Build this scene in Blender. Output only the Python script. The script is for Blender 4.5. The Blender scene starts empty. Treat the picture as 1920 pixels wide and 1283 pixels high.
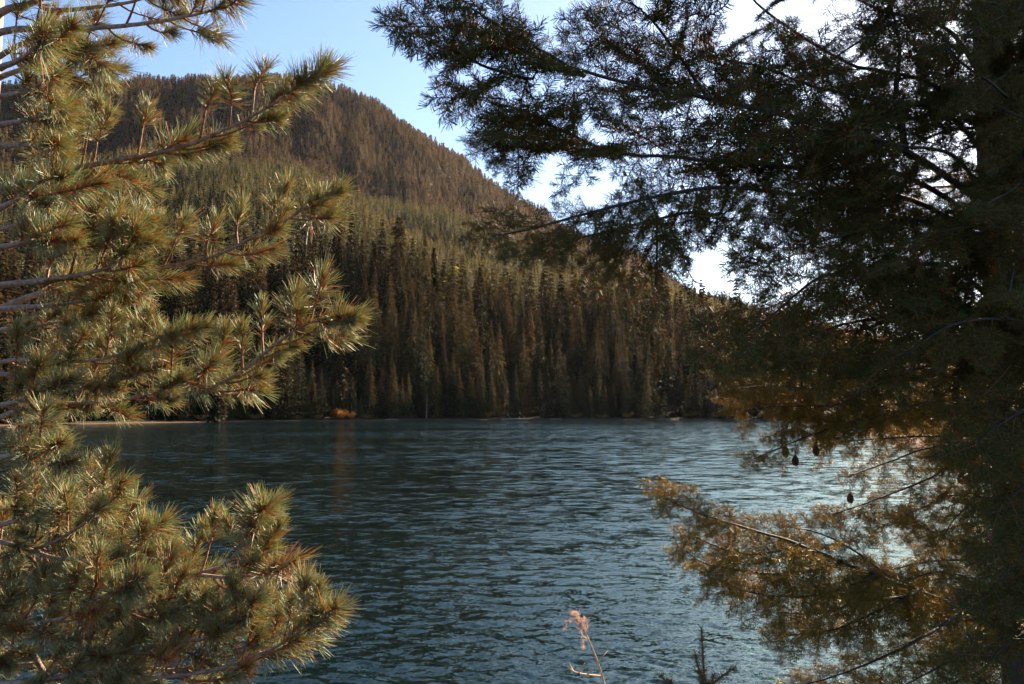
import bpy, math, random
import numpy as np
from mathutils import Vector, Matrix

# ------------------------------------------------------------------ camera, sky, sun, exposure
sc = bpy.context.scene
CAM_H = 4.0
F_PX = 1500.0
PITCH = math.atan(123.5 / F_PX)
cam_data = bpy.data.cameras.new("camera")
cam = bpy.data.objects.new("camera", cam_data)
sc.collection.objects.link(cam)
cam.location = (0, 0, CAM_H)
cam.rotation_euler = (math.radians(90) + PITCH, 0, 0)
cam_data.sensor_width = 36.0
cam_data.lens = 36.0 * F_PX / 1920.0
cam_data.clip_start = 0.05
cam_data.clip_end = 8000
sc.camera = cam

SUN_AZ, SUN_EL = math.radians(41), math.radians(28)      # azimuth measured from +Y towards +X
world = bpy.data.worlds.new("World")
sc.world = world
world.use_nodes = True
wn = world.node_tree
for n in list(wn.nodes): wn.nodes.remove(n)
sky = wn.nodes.new("ShaderNodeTexSky"); sky.sky_type = 'NISHITA'; sky.sun_disc = False
sky.sun_elevation = SUN_EL; sky.sun_rotation = SUN_AZ
sky.altitude = 900; sky.air_density = 1.0; sky.dust_density = 1.6; sky.ozone_density = 3.2
bg = wn.nodes.new("ShaderNodeBackground"); bg.inputs["Strength"].default_value = 0.05
wo = wn.nodes.new("ShaderNodeOutputWorld")
wn.links.new(sky.outputs[0], bg.inputs[0]); wn.links.new(bg.outputs[0], wo.inputs[0])

sun_d = bpy.data.lights.new("sun", 'SUN'); sun_d.energy = 5.0; sun_d.angle = math.radians(0.5)
sun_d.color = (1.0, 0.85, 0.65)
sun = bpy.data.objects.new("sun", sun_d); sc.collection.objects.link(sun)
sdir = Vector((math.sin(SUN_AZ) * math.cos(SUN_EL), math.cos(SUN_AZ) * math.cos(SUN_EL), math.sin(SUN_EL)))
sun.rotation_euler = sdir.to_track_quat('Z', 'Y').to_euler()
sun.location = (60, 100, 90)

vs = sc.view_settings
vs.view_transform = 'Standard'; vs.look = 'None'; vs.gamma = 1.0; vs.use_curve_mapping = False
vs.exposure = 2.55
sc.render.engine = 'CYCLES'
cy = sc.cycles
cy.use_denoising = True
cy.max_bounces = 6; cy.diffuse_bounces = 2; cy.glossy_bounces = 2; cy.transmission_bounces = 4
cy.transparent_max_bounces = 8; cy.volume_bounces = 0
cy.caustics_reflective = False; cy.caustics_refractive = False

rng = np.random.default_rng(7)
random.seed(7)
COL = sc.collection

# ------------------------------------------------------------------ helpers
def wpt(px, py, d):
    """a point seen at photograph pixel (px, py), d metres in front of the lens"""
    r, u = (px - 960) / F_PX * d, (641.5 - py) / F_PX * d
    cp, sp = math.cos(PITCH), math.sin(PITCH)
    return np.array([r, d * cp - u * sp, CAM_H + d * sp + u * cp])

def tan_elev(px, py):
    p = wpt(px, py, 1.0)
    return (p[2] - CAM_H) / math.hypot(p[0], p[1])

def norm(v):
    v = np.asarray(v, float)
    return v / (np.linalg.norm(v, axis=-1, keepdims=True) + 1e-9)

def mesh_obj(name, V, F, mats, parent=None, mi=None, attrs=None, smooth=False, loc=None):
    """V (n,3), F (m,3) or (m,4) arrays -> one mesh object"""
    me = mesh_data(name, V, F, mats, mi, attrs, smooth)
    return link(name, me, parent, loc)

def mesh_data(name, V, F, mats, mi=None, attrs=None, smooth=False):
    V = np.asarray(V, np.float32); F = np.asarray(F, np.int32)
    me = bpy.data.meshes.new(name)
    k = F.shape[1]
    me.vertices.add(len(V)); me.vertices.foreach_set("co", V.ravel())
    me.loops.add(F.size); me.loops.foreach_set("vertex_index", F.ravel())
    me.polygons.add(len(F))
    me.polygons.foreach_set("loop_start", np.arange(0, F.size, k, dtype=np.int32))
    me.polygons.foreach_set("loop_total", np.full(len(F), k, np.int32))
    for m in (mats if isinstance(mats, (list, tuple)) else [mats]): me.materials.append(m)
    if mi is not None: me.polygons.foreach_set("material_index", np.asarray(mi, np.int32))
    me.polygons.foreach_set("use_smooth", np.full(len(F), smooth, bool))
    for an, av in (attrs or {}).items():
        a = me.attributes.new(an, 'FLOAT', 'POINT'); a.data.foreach_set("value", np.asarray(av, np.float32))
    me.update(calc_edges=True)
    return me

def link(name, me, parent=None, loc=None):
    o = bpy.data.objects.new(name, me); COL.objects.link(o)
    if parent is not None: o.parent = parent
    if loc is not None: o.location = loc
    return o

def empty(name, loc):
    o = bpy.data.objects.new(name, None); COL.objects.link(o); o.location = loc
    o.empty_display_size = 0.2
    return o

def tag(o, label=None, cat=None, group=None, kind=None):
    if label: o["label"] = label
    if cat: o["category"] = cat
    if group: o["group"] = group
    if kind: o["kind"] = kind
    return o

class Geo:
    """collects triangles with material index and two per-vertex numbers"""
    def __init__(s): s.V = []; s.F = []; s.M = []; s.A = []; s.R = []; s.n = 0
    def add(s, V, F, m=0, along=None, rnd=None):
        V = np.asarray(V, float); F = np.asarray(F, int)
        s.V.append(V); s.F.append(F + s.n); s.M.append(np.full(len(F), m))
        s.A.append(np.zeros(len(V)) if along is None else along)
        s.R.append(np.zeros(len(V)) if rnd is None else rnd)
        s.n += len(V)
    def data(s, name, mats, smooth=False, offset=None):
        V = np.concatenate(s.V)
        if offset is not None: V = V - np.asarray(offset)
        return mesh_data(name, V, np.concatenate(s.F), mats, np.concatenate(s.M),
                         {"along": np.concatenate(s.A), "rnd": np.concatenate(s.R)}, smooth)

def frames(T):
    up = np.tile([0.0, 0, 1], (len(T), 1)); up[np.abs(T[:, 2]) > 0.95] = [1, 0, 0]
    A = norm(np.cross(T, up)); B = np.cross(A, T)
    return A, B

def tube(P, R, n=6):
    P = np.asarray(P, float); R = np.broadcast_to(np.asarray(R, float), (len(P),))
    T = norm(np.gradient(P, axis=0)); A, B = frames(T)
    th = np.linspace(0, 2 * np.pi, n, endpoint=False)
    V = P[:, None] + R[:, None, None] * (np.cos(th)[None, :, None] * A[:, None] + np.sin(th)[None, :, None] * B[:, None])
    V = V.reshape(-1, 3)
    i = np.arange(len(P) - 1)[:, None] * n; j = np.arange(n)[None]; j2 = (j + 1) % n
    a, b, c, d = i + j, i + j2, i + n + j2, i + n + j
    F = np.concatenate([np.stack([a, b, c], -1).reshape(-1, 3), np.stack([a, c, d], -1).reshape(-1, 3)])
    V = np.concatenate([V, P[-1:] ]); e = (len(P) - 1) * n; k = np.arange(n)
    F = np.concatenate([F, np.stack([e + k, e + (k + 1) % n, np.full(n, len(V) - 1)], -1)])
    return V, F

def spline(pts, step):
    """Catmull-Rom through pts, resampled about every step metres"""
    P = np.asarray(pts, float); P = np.vstack([2 * P[0] - P[1], P, 2 * P[-1] - P[-2]])
    out = []
    for i in range(1, len(P) - 2):
        L = np.linalg.norm(P[i + 1] - P[i]); m = max(2, int(math.ceil(L / step)))
        t = (np.arange(m) / m)[:, None]
        out.append(0.5 * (2 * P[i] + (P[i + 1] - P[i - 1]) * t + (2 * P[i - 1] - 5 * P[i] + 4 * P[i + 1] - P[i + 2]) * t**2
                          + (-P[i - 1] + 3 * P[i] - 3 * P[i + 1] + P[i + 2]) * t**3))
    out.append(P[-2][None])
    return np.vstack(out)

def needle_set(g, P, D, L, W, mat=0, bend=0.12, rs=None, mid=True):
    """three-sided tapering needles: base points P, directions D, lengths L"""
    r = rs if rs is not None else rng
    n = len(P); L = np.broadcast_to(L, (n,)).astype(float)
    A, B = frames(D)
    bd = norm(r.normal(size=(n, 3))) * (bend * L)[:, None]
    ang = r.uniform(0, 6.28, n)
    V = []; al = []
    rings = [(0.0, .75), (0.5, 1.0), (0.93, .55)] if mid else [(0.0, .8), (0.88, .8)]
    for t, w in rings:
        c = P + D * (L * t)[:, None] + bd * t * t
        for k in range(3):
            th = ang + k * 2.094
            V.append(c + (W * w * 0.5) * (np.cos(th)[:, None] * A + np.sin(th)[:, None] * B)); al.append(np.full(n, t))
    V.append(P + D * L[:, None] + bd); al.append(np.ones(n))
    m = len(V); V = np.stack(V, 1).reshape(-1, 3); al = np.stack(al, 1).ravel()
    f = []
    for q in range(len(rings) - 1):
        for k in range(3):
            a, b, c, d = q * 3 + k, q * 3 + (k + 1) % 3, q * 3 + 3 + (k + 1) % 3, q * 3 + 3 + k
            f += [(a, b, c), (a, c, d)]
    q = (len(rings) - 1) * 3
    for k in range(3): f.append((q + k, q + (k + 1) % 3, m - 1))
    F = (np.array(f)[None] + (np.arange(n) * m)[:, None, None]).reshape(-1, 3)
    g.add(V, F, mat, al, np.repeat(r.random(n), m))

# ------------------------------------------------------------------ materials
def mat_new(name):
    m = bpy.data.materials.new(name); m.use_nodes = True
    nt = m.node_tree
    for n in list(nt.nodes): nt.nodes.remove(n)
    out = nt.nodes.new("ShaderNodeOutputMaterial")
    return m, nt, out
def N(nt, t, **kw):
    n = nt.nodes.new(t)
    for k, v in kw.items(): setattr(n, k, v)
    return n
def rgb(c): return (c[0], c[1], c[2], 1)
def ramp(nt, stops, src):
    r = N(nt, "ShaderNodeValToRGB"); e = r.color_ramp.elements
    while len(e) < len(stops): e.new(0.5)
    for q, (p, c) in enumerate(stops): e[q].position = p; e[q].color = rgb(c)
    nt.links.new(src, r.inputs[0]); return r.outputs[0]
def attr(nt, name, t='GEOMETRY'):
    a = N(nt, "ShaderNodeAttribute"); a.attribute_name = name; a.attribute_type = t; return a.outputs["Fac"]
def mth(nt, op, a, b=None, c=None):
    n = N(nt, "ShaderNodeMath", operation=op)
    for q, v in enumerate([a, b, c]):
        if v is None: continue
        if isinstance(v, (int, float)): n.inputs[q].default_value = v
        else: nt.links.new(v, n.inputs[q])
    return n.outputs[0]
def mixc(nt, f, a, b):
    n = N(nt, "ShaderNodeMix", data_type='RGBA')
    for k, v in ((0, f), (6, a), (7, b)):
        if isinstance(v, (int, float)): n.inputs[k].default_value = v
        elif isinstance(v, tuple): n.inputs[k].default_value = rgb(v)
        else: nt.links.new(v, n.inputs[k])
    return n.outputs[2]

def leafy(name, build, trans=0.35, rough=0.5, spec=0.4, tint=(1.3, 1.1, 0.6)):
    """needle surface: glossy coat over diffuse plus light passing through"""
    m, nt, out = mat_new(name)
    c = build(nt)
    p = N(nt, "ShaderNodeBsdfPrincipled"); p.inputs["Roughness"].default_value = rough
    p.inputs["Specular IOR Level"].default_value = spec
    nt.links.new(c, p.inputs["Base Color"])
    t = N(nt, "ShaderNodeBsdfTranslucent")
    mc = N(nt, "ShaderNodeMix", data_type='RGBA', blend_type='MULTIPLY'); mc.inputs[0].default_value = 1
    nt.links.new(c, mc.inputs[6]); mc.inputs[7].default_value = rgb(tint)
    nt.links.new(mc.outputs[2], t.inputs[0])
    mx = N(nt, "ShaderNodeMixShader"); mx.inputs[0].default_value = trans
    nt.links.new(p.outputs[0], mx.inputs[1]); nt.links.new(t.outputs[0], mx.inputs[2])
    nt.links.new(mx.outputs[0], out.inputs[0])
    return m

def c_pine(nt):
    base = ramp(nt, [(0.0, (.34, .10, .02)), (0.2, (.27, .15, .045)), (0.42, (.27, .265, .12)), (1.0, (.42, .445, .27))], attr(nt, "along"))
    var = ramp(nt, [(0, (.60, .66, .58)), (.6, (1, 1, 1)), (1, (1.35, 1.25, .9))], attr(nt, "rnd"))
    n = N(nt, "ShaderNodeMix", data_type='RGBA', blend_type='MULTIPLY'); n.inputs[0].default_value = 1
    nt.links.new(base, n.inputs[6]); nt.links.new(var, n.inputs[7])
    dead = mth(nt, 'GREATER_THAN', attr(nt, "rnd"), 0.87)
    c = mixc(nt, dead, n.outputs[2], (.50, .22, .06))
    old = mth(nt, 'GREATER_THAN', attr(nt, "rust", 'INSTANCER'), 0.5)
    return mixc(nt, mth(nt, 'MULTIPLY', old, mth(nt, 'LESS_THAN', attr(nt, "rnd"), 0.45)), c, (.40, .17, .055))
M_pine = leafy("pine_needles", c_pine, trans=0.45, rough=0.5, spec=0.5, tint=(1.15, 1.1, .8))

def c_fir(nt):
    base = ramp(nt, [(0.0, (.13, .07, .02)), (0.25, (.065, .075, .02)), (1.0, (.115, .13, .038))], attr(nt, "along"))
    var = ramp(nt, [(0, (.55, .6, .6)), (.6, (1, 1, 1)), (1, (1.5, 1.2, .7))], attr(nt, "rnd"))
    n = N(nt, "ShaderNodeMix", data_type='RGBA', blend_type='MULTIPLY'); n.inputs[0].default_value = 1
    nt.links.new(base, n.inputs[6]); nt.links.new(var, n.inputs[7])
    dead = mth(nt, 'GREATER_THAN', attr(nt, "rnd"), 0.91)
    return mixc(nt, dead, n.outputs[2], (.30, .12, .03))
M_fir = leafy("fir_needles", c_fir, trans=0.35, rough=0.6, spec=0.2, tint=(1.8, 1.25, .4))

def c_fir2(nt):  # fir needles with sunlight painted into the colour: brighter, more golden
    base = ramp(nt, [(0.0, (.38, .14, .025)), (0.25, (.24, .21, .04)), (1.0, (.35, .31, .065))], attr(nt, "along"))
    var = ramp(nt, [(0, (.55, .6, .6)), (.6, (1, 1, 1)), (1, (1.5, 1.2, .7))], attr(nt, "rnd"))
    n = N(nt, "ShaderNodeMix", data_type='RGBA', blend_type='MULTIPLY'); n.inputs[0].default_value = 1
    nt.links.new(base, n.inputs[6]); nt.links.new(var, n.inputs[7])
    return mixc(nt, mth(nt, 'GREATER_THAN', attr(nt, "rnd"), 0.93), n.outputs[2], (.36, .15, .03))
M_fir2 = leafy("sunlit_tone_fir_needles", c_fir2, trans=0.45, rough=0.5, spec=0.3, tint=(1.5, 1.32, .42))

def bark(name, lo, hi, scale, bump=0.3, stretch=(1, 1, 1)):
    m, nt, out = mat_new(name)
    tc = N(nt, "ShaderNodeTexCoord"); mp = N(nt, "ShaderNodeMapping"); mp.inputs["Scale"].default_value = stretch
    nt.links.new(tc.outputs["Object"], mp.inputs[0])
    no = N(nt, "ShaderNodeTexNoise"); no.inputs["Scale"].default_value = scale; no.inputs["Detail"].default_value = 6
    nt.links.new(mp.outputs[0], no.inputs[0])
    c = ramp(nt, [(0.3, lo), (0.7, hi)], no.outputs[0])
    p = N(nt, "ShaderNodeBsdfPrincipled"); p.inputs["Roughness"].default_value = .85
    nt.links.new(c, p.inputs["Base Color"])
    b = N(nt, "ShaderNodeBump"); b.inputs["Strength"].default_value = bump; b.inputs["Distance"].default_value = 0.01
    nt.links.new(no.outputs[0], b.inputs["Height"]); nt.links.new(b.outputs[0], p.inputs["Normal"])
    nt.links.new(p.outputs[0], out.inputs[0])
    return m
M_pbark = bark("pine_bark", (.09, .055, .04), (.30, .21, .17), 60, .5)
M_ptwig = bark("pine_twig_bark", (.09, .035, .015), (.22, .09, .035), 120, .3)
M_fbark = bark("fir_bark", (.014, .010, .008), (.048, .034, .026), 50, .6, (1, 1, .35))
M_ftwig = bark("fir_twig_bark", (.07, .03, .015), (.22, .10, .045), 150, .3)
M_dead = bark("bleached_wood", (.30, .25, .20), (.62, .55, .47), 30, .4)
M_grey = bark("weathered_wood", (.10, .085, .07), (.24, .20, .17), 30, .4)
M_cone = bark("cone_scales", (.05, .025, .015), (.16, .08, .04), 90, .4)

def c_far(a, b, rust, amount):
    def f(nt):
        c = mixc(nt, attr(nt, "rnd"), a, b)
        t = attr(nt, "tint", 'INSTANCER')
        k = mth(nt, 'ADD', mth(nt, 'MULTIPLY', t, amount * .75), mth(nt, 'MULTIPLY', attr(nt, "along"), amount * 1.1))
        k = mth(nt, 'MULTIPLY', k, mth(nt, 'ADD', mth(nt, 'MULTIPLY', attr(nt, "rnd"), .7), .45))
        k.node.use_clamp = True
        c = mixc(nt, k, c, rust)
        v = N(nt, "ShaderNodeMix", data_type='RGBA', blend_type='MULTIPLY'); v.inputs[0].default_value = 1
        nt.links.new(c, v.inputs[6])
        t2 = mth(nt, 'FRACT', mth(nt, 'MULTIPLY', t, 7.3))
        nt.links.new(ramp(nt, [(0, (.5, .5, .5)), (1, (1.4, 1.4, 1.4))], t2), v.inputs[7])
        return v.outputs[2]
    return f
M_shore = leafy("shore_fir_foliage", c_far((.012, .019, .008), (.060, .072, .028), (.19, .078, .028), .36), trans=.25, rough=.7, spec=.15)
M_young = leafy("young_fir_foliage", c_far((.048, .056, .028), (.118, .125, .06), (.17, .09, .045), .30), trans=.3, rough=.7, spec=.15)
M_old = leafy("mountain_fir_foliage", c_far((.030, .029, .017), (.080, .065, .040), (.125, .070, .040), .48), trans=.3, rough=.7, spec=.15)
def c_gold(nt): return ramp(nt, [(0, (.24, .24, .07)), (1, (.50, .46, .16))], attr(nt, "rnd"))
M_gold = leafy("larch_foliage", c_gold, trans=.4, rough=.7, spec=.1)
def c_orange(nt): return ramp(nt, [(0, (.30, .11, .02)), (1, (.62, .30, .06))], attr(nt, "rnd"))
M_orange = leafy("autumn_leaves", c_orange, trans=.4, rough=.6, spec=.1)
def c_reed(nt): return ramp(nt, [(0, (.10, .07, .025)), (1, (.28, .19, .07))], attr(nt, "rnd"))
M_reed = leafy("shore_brush", c_reed, trans=.35, rough=.7, spec=.1)
def c_fluff(nt): return ramp(nt, [(0, (.55, .40, .32)), (1, (.88, .76, .68))], attr(nt, "rnd"))
M_fluff = leafy("seed_fluff", c_fluff, trans=.5, rough=.8, spec=.1, tint=(1.1, 1, .9))
M_stalk = bark("dry_stalk", (.36, .20, .10), (.62, .40, .22), 80, .2)

# ground: soil above, sand at the waterline, bed painted darker with depth for light lost in water
def ground_mat():
    m, nt, out = mat_new("ground")
    geo = N(nt, "ShaderNodeNewGeometry"); sx = N(nt, "ShaderNodeSeparateXYZ"); nt.links.new(geo.outputs["Position"], sx.inputs[0])
    no = N(nt, "ShaderNodeTexNoise"); no.inputs["Scale"].default_value = .8; no.inputs["Detail"].default_value = 8
    nt.links.new(geo.outputs["Position"], no.inputs[0])
    n2 = N(nt, "ShaderNodeTexNoise"); n2.inputs["Scale"].default_value = 14; n2.inputs["Detail"].default_value = 6
    nt.links.new(geo.outputs["Position"], n2.inputs[0])
    soil = ramp(nt, [(.35, (.018, .014, .009)), (.65, (.045, .033, .019))], no.outputs[0])
    sand = ramp(nt, [(.3, (.045, .025, .016)), (.7, (.13, .075, .048))], n2.outputs[0])
    dimmed_bed = ramp(nt, [(.3, (.008, .012, .012)), (.7, (.016, .022, .020))], no.outputs[0])
    zz = mth(nt, 'ADD', sx.outputs[2], mth(nt, 'MULTIPLY', no.outputs[0], .5))
    up = N(nt, "ShaderNodeMapRange"); up.inputs[1].default_value = .42; up.inputs[2].default_value = .55; nt.links.new(zz, up.inputs[0])
    dn = N(nt, "ShaderNodeMapRange"); dn.inputs[1].default_value = -.6; dn.inputs[2].default_value = .1; nt.links.new(zz, dn.inputs[0])
    c = mixc(nt, dn.outputs[0], dimmed_bed, sand); c = mixc(nt, up.outputs[0], c, soil)
    p = N(nt, "ShaderNodeBsdfPrincipled"); p.inputs["Roughness"].default_value = 1.0; p.inputs["Specular IOR Level"].default_value = .08; nt.links.new(c, p.inputs["Base Color"])
    b = N(nt, "ShaderNodeBump"); b.inputs["Strength"].default_value = .6; b.inputs["Distance"].default_value = .06
    nt.links.new(n2.outputs[0], b.inputs["Height"]); nt.links.new(b.outputs[0], p.inputs["Normal"])
    nt.links.new(p.outputs[0], out.inputs[0])
    return m
M_ground = ground_mat()

def water_mat():
    m, nt, out = mat_new("water")
    geo = N(nt, "ShaderNodeNewGeometry")
    rot = N(nt, "ShaderNodeMapping"); rot.inputs["Rotation"].default_value = (0, 0, math.radians(18)); rot.inputs["Scale"].default_value = (.55, 1, 1)
    nt.links.new(geo.outputs["Position"], rot.inputs[0])
    def vm(op, x, y=None):
        n = N(nt, "ShaderNodeVectorMath", operation=op)
        for q, v in enumerate([x, y]):
            if v is None: continue
            if isinstance(v, tuple): n.inputs[q].default_value = v
            else: nt.links.new(v, n.inputs[q])
        return n.outputs[0]
    # wind patches: large soft areas of stronger and weaker ripple
    big = N(nt, "ShaderNodeTexNoise"); big.inputs["Scale"].default_value = .035; big.inputs["Detail"].default_value = 4
    mp = N(nt, "ShaderNodeMapping"); mp.inputs["Scale"].default_value = (.5, 1.6, 1); nt.links.new(geo.outputs["Position"], mp.inputs[0])
    nt.links.new(mp.outputs[0], big.inputs[0])
    gust = N(nt, "ShaderNodeMapRange"); gust.inputs[1].default_value = .35; gust.inputs[2].default_value = .65
    gust.inputs[3].default_value = .55; gust.inputs[4].default_value = 1.3; nt.links.new(big.outputs[0], gust.inputs[0])
    # ripple slopes of three sizes; the long ones take over where the mesh no longer carries waves
    sy = N(nt, "ShaderNodeSeparateXYZ"); nt.links.new(geo.outputs["Position"], sy.inputs[0])
    farf = N(nt, "ShaderNodeMapRange"); farf.inputs[1].default_value = 14; farf.inputs[2].default_value = 60
    farf.inputs[3].default_value = .15; farf.inputs[4].default_value = 1.0; nt.links.new(sy.outputs[1], farf.inputs[0])
    tot = None
    for sca, kx, ky, far_only in ((44.0, .40, .52, False), (19.0, .38, .56, False), (4.0, .34, .62, False), (1.2, .40, .90, True)):
        no = N(nt, "ShaderNodeTexNoise"); no.inputs["Scale"].default_value = sca; no.inputs["Detail"].default_value = 2
        no.inputs["Distortion"].default_value = .4
        nt.links.new(rot.outputs[0], no.inputs[0])
        v = vm('MULTIPLY', vm('SUBTRACT', no.outputs[1], (.5, .5, .5)), (kx, ky, 0))
        if far_only:
            sc_ = N(nt, "ShaderNodeVectorMath", operation='SCALE'); nt.links.new(v, sc_.inputs[0]); nt.links.new(farf.outputs[0], sc_.inputs["Scale"]); v = sc_.outputs[0]
        tot = v if tot is None else vm('ADD', tot, v)
    sc_ = N(nt, "ShaderNodeVectorMath", operation='SCALE'); nt.links.new(tot, sc_.inputs[0]); nt.links.new(gust.outputs[0], sc_.inputs["Scale"])
    b = N(nt, "ShaderNodeVectorMath", operation='NORMALIZE'); nt.links.new(vm('ADD', geo.outputs["Normal"], sc_.outputs[0]), b.inputs[0])
    gl = N(nt, "ShaderNodeBsdfGlossy"); gl.inputs["Roughness"].default_value = .06; gl.inputs[0].default_value = rgb((.90, 1.0, .84))
    nt.links.new(b.outputs[0], gl.inputs["Normal"])
    tr = N(nt, "ShaderNodeBsdfTransparent"); tr.inputs[0].default_value = rgb((.28, .42, .38))
    df = N(nt, "ShaderNodeBsdfDiffuse"); df.inputs[0].default_value = rgb((.002, .008, .009))
    body = N(nt, "ShaderNodeMixShader"); body.inputs[0].default_value = .5
    nt.links.new(df.outputs[0], body.inputs[1]); nt.links.new(tr.outputs[0], body.inputs[2])
    fr = N(nt, "ShaderNodeFresnel"); fr.inputs[0].default_value = 1.33; nt.links.new(b.outputs[0], fr.inputs["Normal"])
    mx = N(nt, "ShaderNodeMixShader"); nt.links.new(fr.outputs[0], mx.inputs[0])
    nt.links.new(body.outputs[0], mx.inputs[1]); nt.links.new(gl.outputs[0], mx.inputs[2])
    nt.links.new(mx.outputs[0], out.inputs[0])
    return m
M_water = water_mat()

# ------------------------------------------------------------------ terrain
def prof(tab):
    x, y = zip(*tab); return np.array(x, float), np.array(y, float)
T_shore = prof([(-700, 806), (-300, 802), (0, 799), (300, 793), (500, 790), (800, 788), (1350, 787), (1560, 788), (1600, 797), (1640, 818), (1665, 832), (1700, 838), (1800, 870), (1920, 910), (2200, 990), (2600, 1060)])
T_D = prof([(-700, 430), (0, 430), (300, 425), (420, 445), (560, 450), (620, 437), (745, 448), (850, 485), (920, 512), (1000, 520), (1100, 515), (1200, 505), (1280, 535), (1350, 550), (1450, 590), (1600, 640), (1920, 690), (2600, 700)])
T_C = prof([(-700, 410), (0, 400), (300, 350), (450, 322), (520, 325), (600, 350), (700, 400), (780, 435), (850, 462), (950, 500), (1100, 520), (1200, 520), (1400, 580), (1920, 690), (2600, 700)])
T_B = prof([(-700, 300), (0, 300), (300, 290), (450, 283), (550, 305), (620, 345), (680, 362), (800, 390), (900, 420), (1000, 455), (1100, 475), (1200, 500), (1300, 545), (1500, 610), (1920, 680), (2600, 700)])
T_A = prof([(-700, 210), (-300, 180), (0, 150), (240, 131), (320, 150), (400, 140), (470, 133), (530, 138), (600, 152), (660, 170), (700, 188), (760, 222), (820, 264), (880, 307), (940, 350), (1000, 388), (1060, 425), (1120, 448), (1180, 472), (1230, 505), (1300, 545), (1400, 585), (1600, 640), (1920, 670), (2600, 680)])
def te_vec(tab, px):
    py = np.interp(px, *tab)
    r, u = (px - 960) / F_PX, (641.5 - py) / F_PX
    cp, sp = math.cos(PITCH), math.sin(PITCH)
    return (sp + u * cp) / np.hypot(r, cp - u * sp)
R_D, R_C, R_B, R_A = 430., 720., 1080., 1900.
H_D, H_C, H_B, H_A = 34., 17., 17., 27.
def terrain_z(x, y):
    x = np.asarray(x, float); y = np.asarray(y, float)
    r = np.hypot(x, y); az = np.arctan2(x, np.maximum(y, 1e-3))
    az = np.where(y <= 0, np.sign(x) * 1.2, az); az = np.clip(az, -.88, .80)
    px = 960 + F_PX * np.tan(az) * 0.9965
    px = np.clip(px, -700, 2600)
    rs = -CAM_H / te_vec(T_shore, px)
    zD = CAM_H + R_D * te_vec(T_D, px) - H_D
    zC = CAM_H + R_C * te_vec(T_C, px) - H_C
    zB = CAM_H + R_B * te_vec(T_B, px) - H_B
    zA = CAM_H + R_A * te_vec(T_A, px) - H_A
    zC = np.maximum(zC, zD * 1.05); zB = np.maximum(zB, zC * 1.02); zA = np.maximum(zA, zB * 1.02)
    z0 = np.full_like(r, 0.)
    R = [rs - 90, rs - 25, rs, rs + 3, rs + 10, np.maximum(rs + 20, 292), np.full_like(r, R_D), np.full_like(r, R_D + 55), np.full_like(r, R_C),
         np.full_like(r, R_C + 80), np.full_like(r, R_B), np.full_like(r, R_B + 110), np.full_like(r, R_A), np.full_like(r, 2300.), np.full_like(r, 2900.)]
    Z = [z0 - 5, z0 - 3, z0, np.where(px > 1585, .10, .45) + z0, np.where(px > 1585, .13, 1.1) + z0, np.maximum(z0 + 4, 0), zD, zD * 1.02 - 1, zC, zC * 1.02 - 6, zB, zB * 1.04 - 8, zA, zA * .85, zA * .5]
    z = Z[0].copy()
    for k in range(len(R) - 1):
        t = np.clip((r - R[k]) / np.maximum(R[k + 1] - R[k], .01), 0, 1)
        ts = t if k < 6 else t * t * (3 - 2 * t) * .35 + t * .65
        z = np.where(r >= R[k], Z[k] + (Z[k + 1] - Z[k]) * ts, z)
    rough = np.clip((r - 330) / 900, 0, 1)
    n = (np.sin(x * .031 + y * .004 + 2 * np.sin(y * .006)) * 5 + np.sin(x * .067 - y * .013 + 1.7) * 2.6 + np.sin(x * .013 + y * .021) * 6)
    z = z + n * rough
    rib = np.sin(az * 95 + 1.5 * np.sin(az * 31)) * 7 + np.sin(az * 210 + r * .003) * 3
    z = z + rib * np.clip((r - R_B) / 250, 0, 1) * np.clip((R_A - 60 - r) / 250, 0, 1)
    # near bank under the camera
    sh = 11.3 + 1.0 * np.sin(x * .45 + .6) + .5 * np.sin(x * 1.1) + np.maximum(np.abs(x - 2) - 6, 0) * .45
    yy = y
    zn = np.interp(yy / sh, [-60, -2, 0, .3, .55, .85, 1.0, 1.5, 3.0, 8.], [16, 3.0, 2.2, 1.45, .6, .05, -.12, -.6, -2.2, -5])
    return np.maximum(zn + .05 * np.sin(x * 3.1 + y * 1.3) * (r < 20), np.where(y > 0, z, -5)) if True else z

def build_terrain():
    az = np.concatenate([np.radians(np.linspace(-180, -50, 26)[:-1]), np.radians(np.linspace(-50, 50, 330)), np.radians(np.linspace(50, 180, 26)[1:])])
    r = np.concatenate([np.linspace(.0, 20, 70), np.geomspace(20.5, 90, 30), np.linspace(92, 330, 110), np.linspace(337, 2000, 120), np.linspace(2050, 2900, 16)])
    A, R = np.meshgrid(az, r)
    X, Y = R * np.sin(A), R * np.cos(A)
    Z = terrain_z(X, Y)
    V = np.stack([X, Y, Z], -1).reshape(-1, 3)
    n, m = R.shape
    i = np.arange(n - 1)[:, None] * m; j = np.arange(m - 1)[None]
    F = np.stack([i + j, i + m + j, i + m + j + 1, i + j + 1], -1).reshape(-1, 4)
    o = mesh_obj("terrain", V, F[:, ::-1], M_ground, smooth=True)
    tag(o, "ground of the mountain, the far shore and the near bank", kind="structure")
build_terrain()

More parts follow.
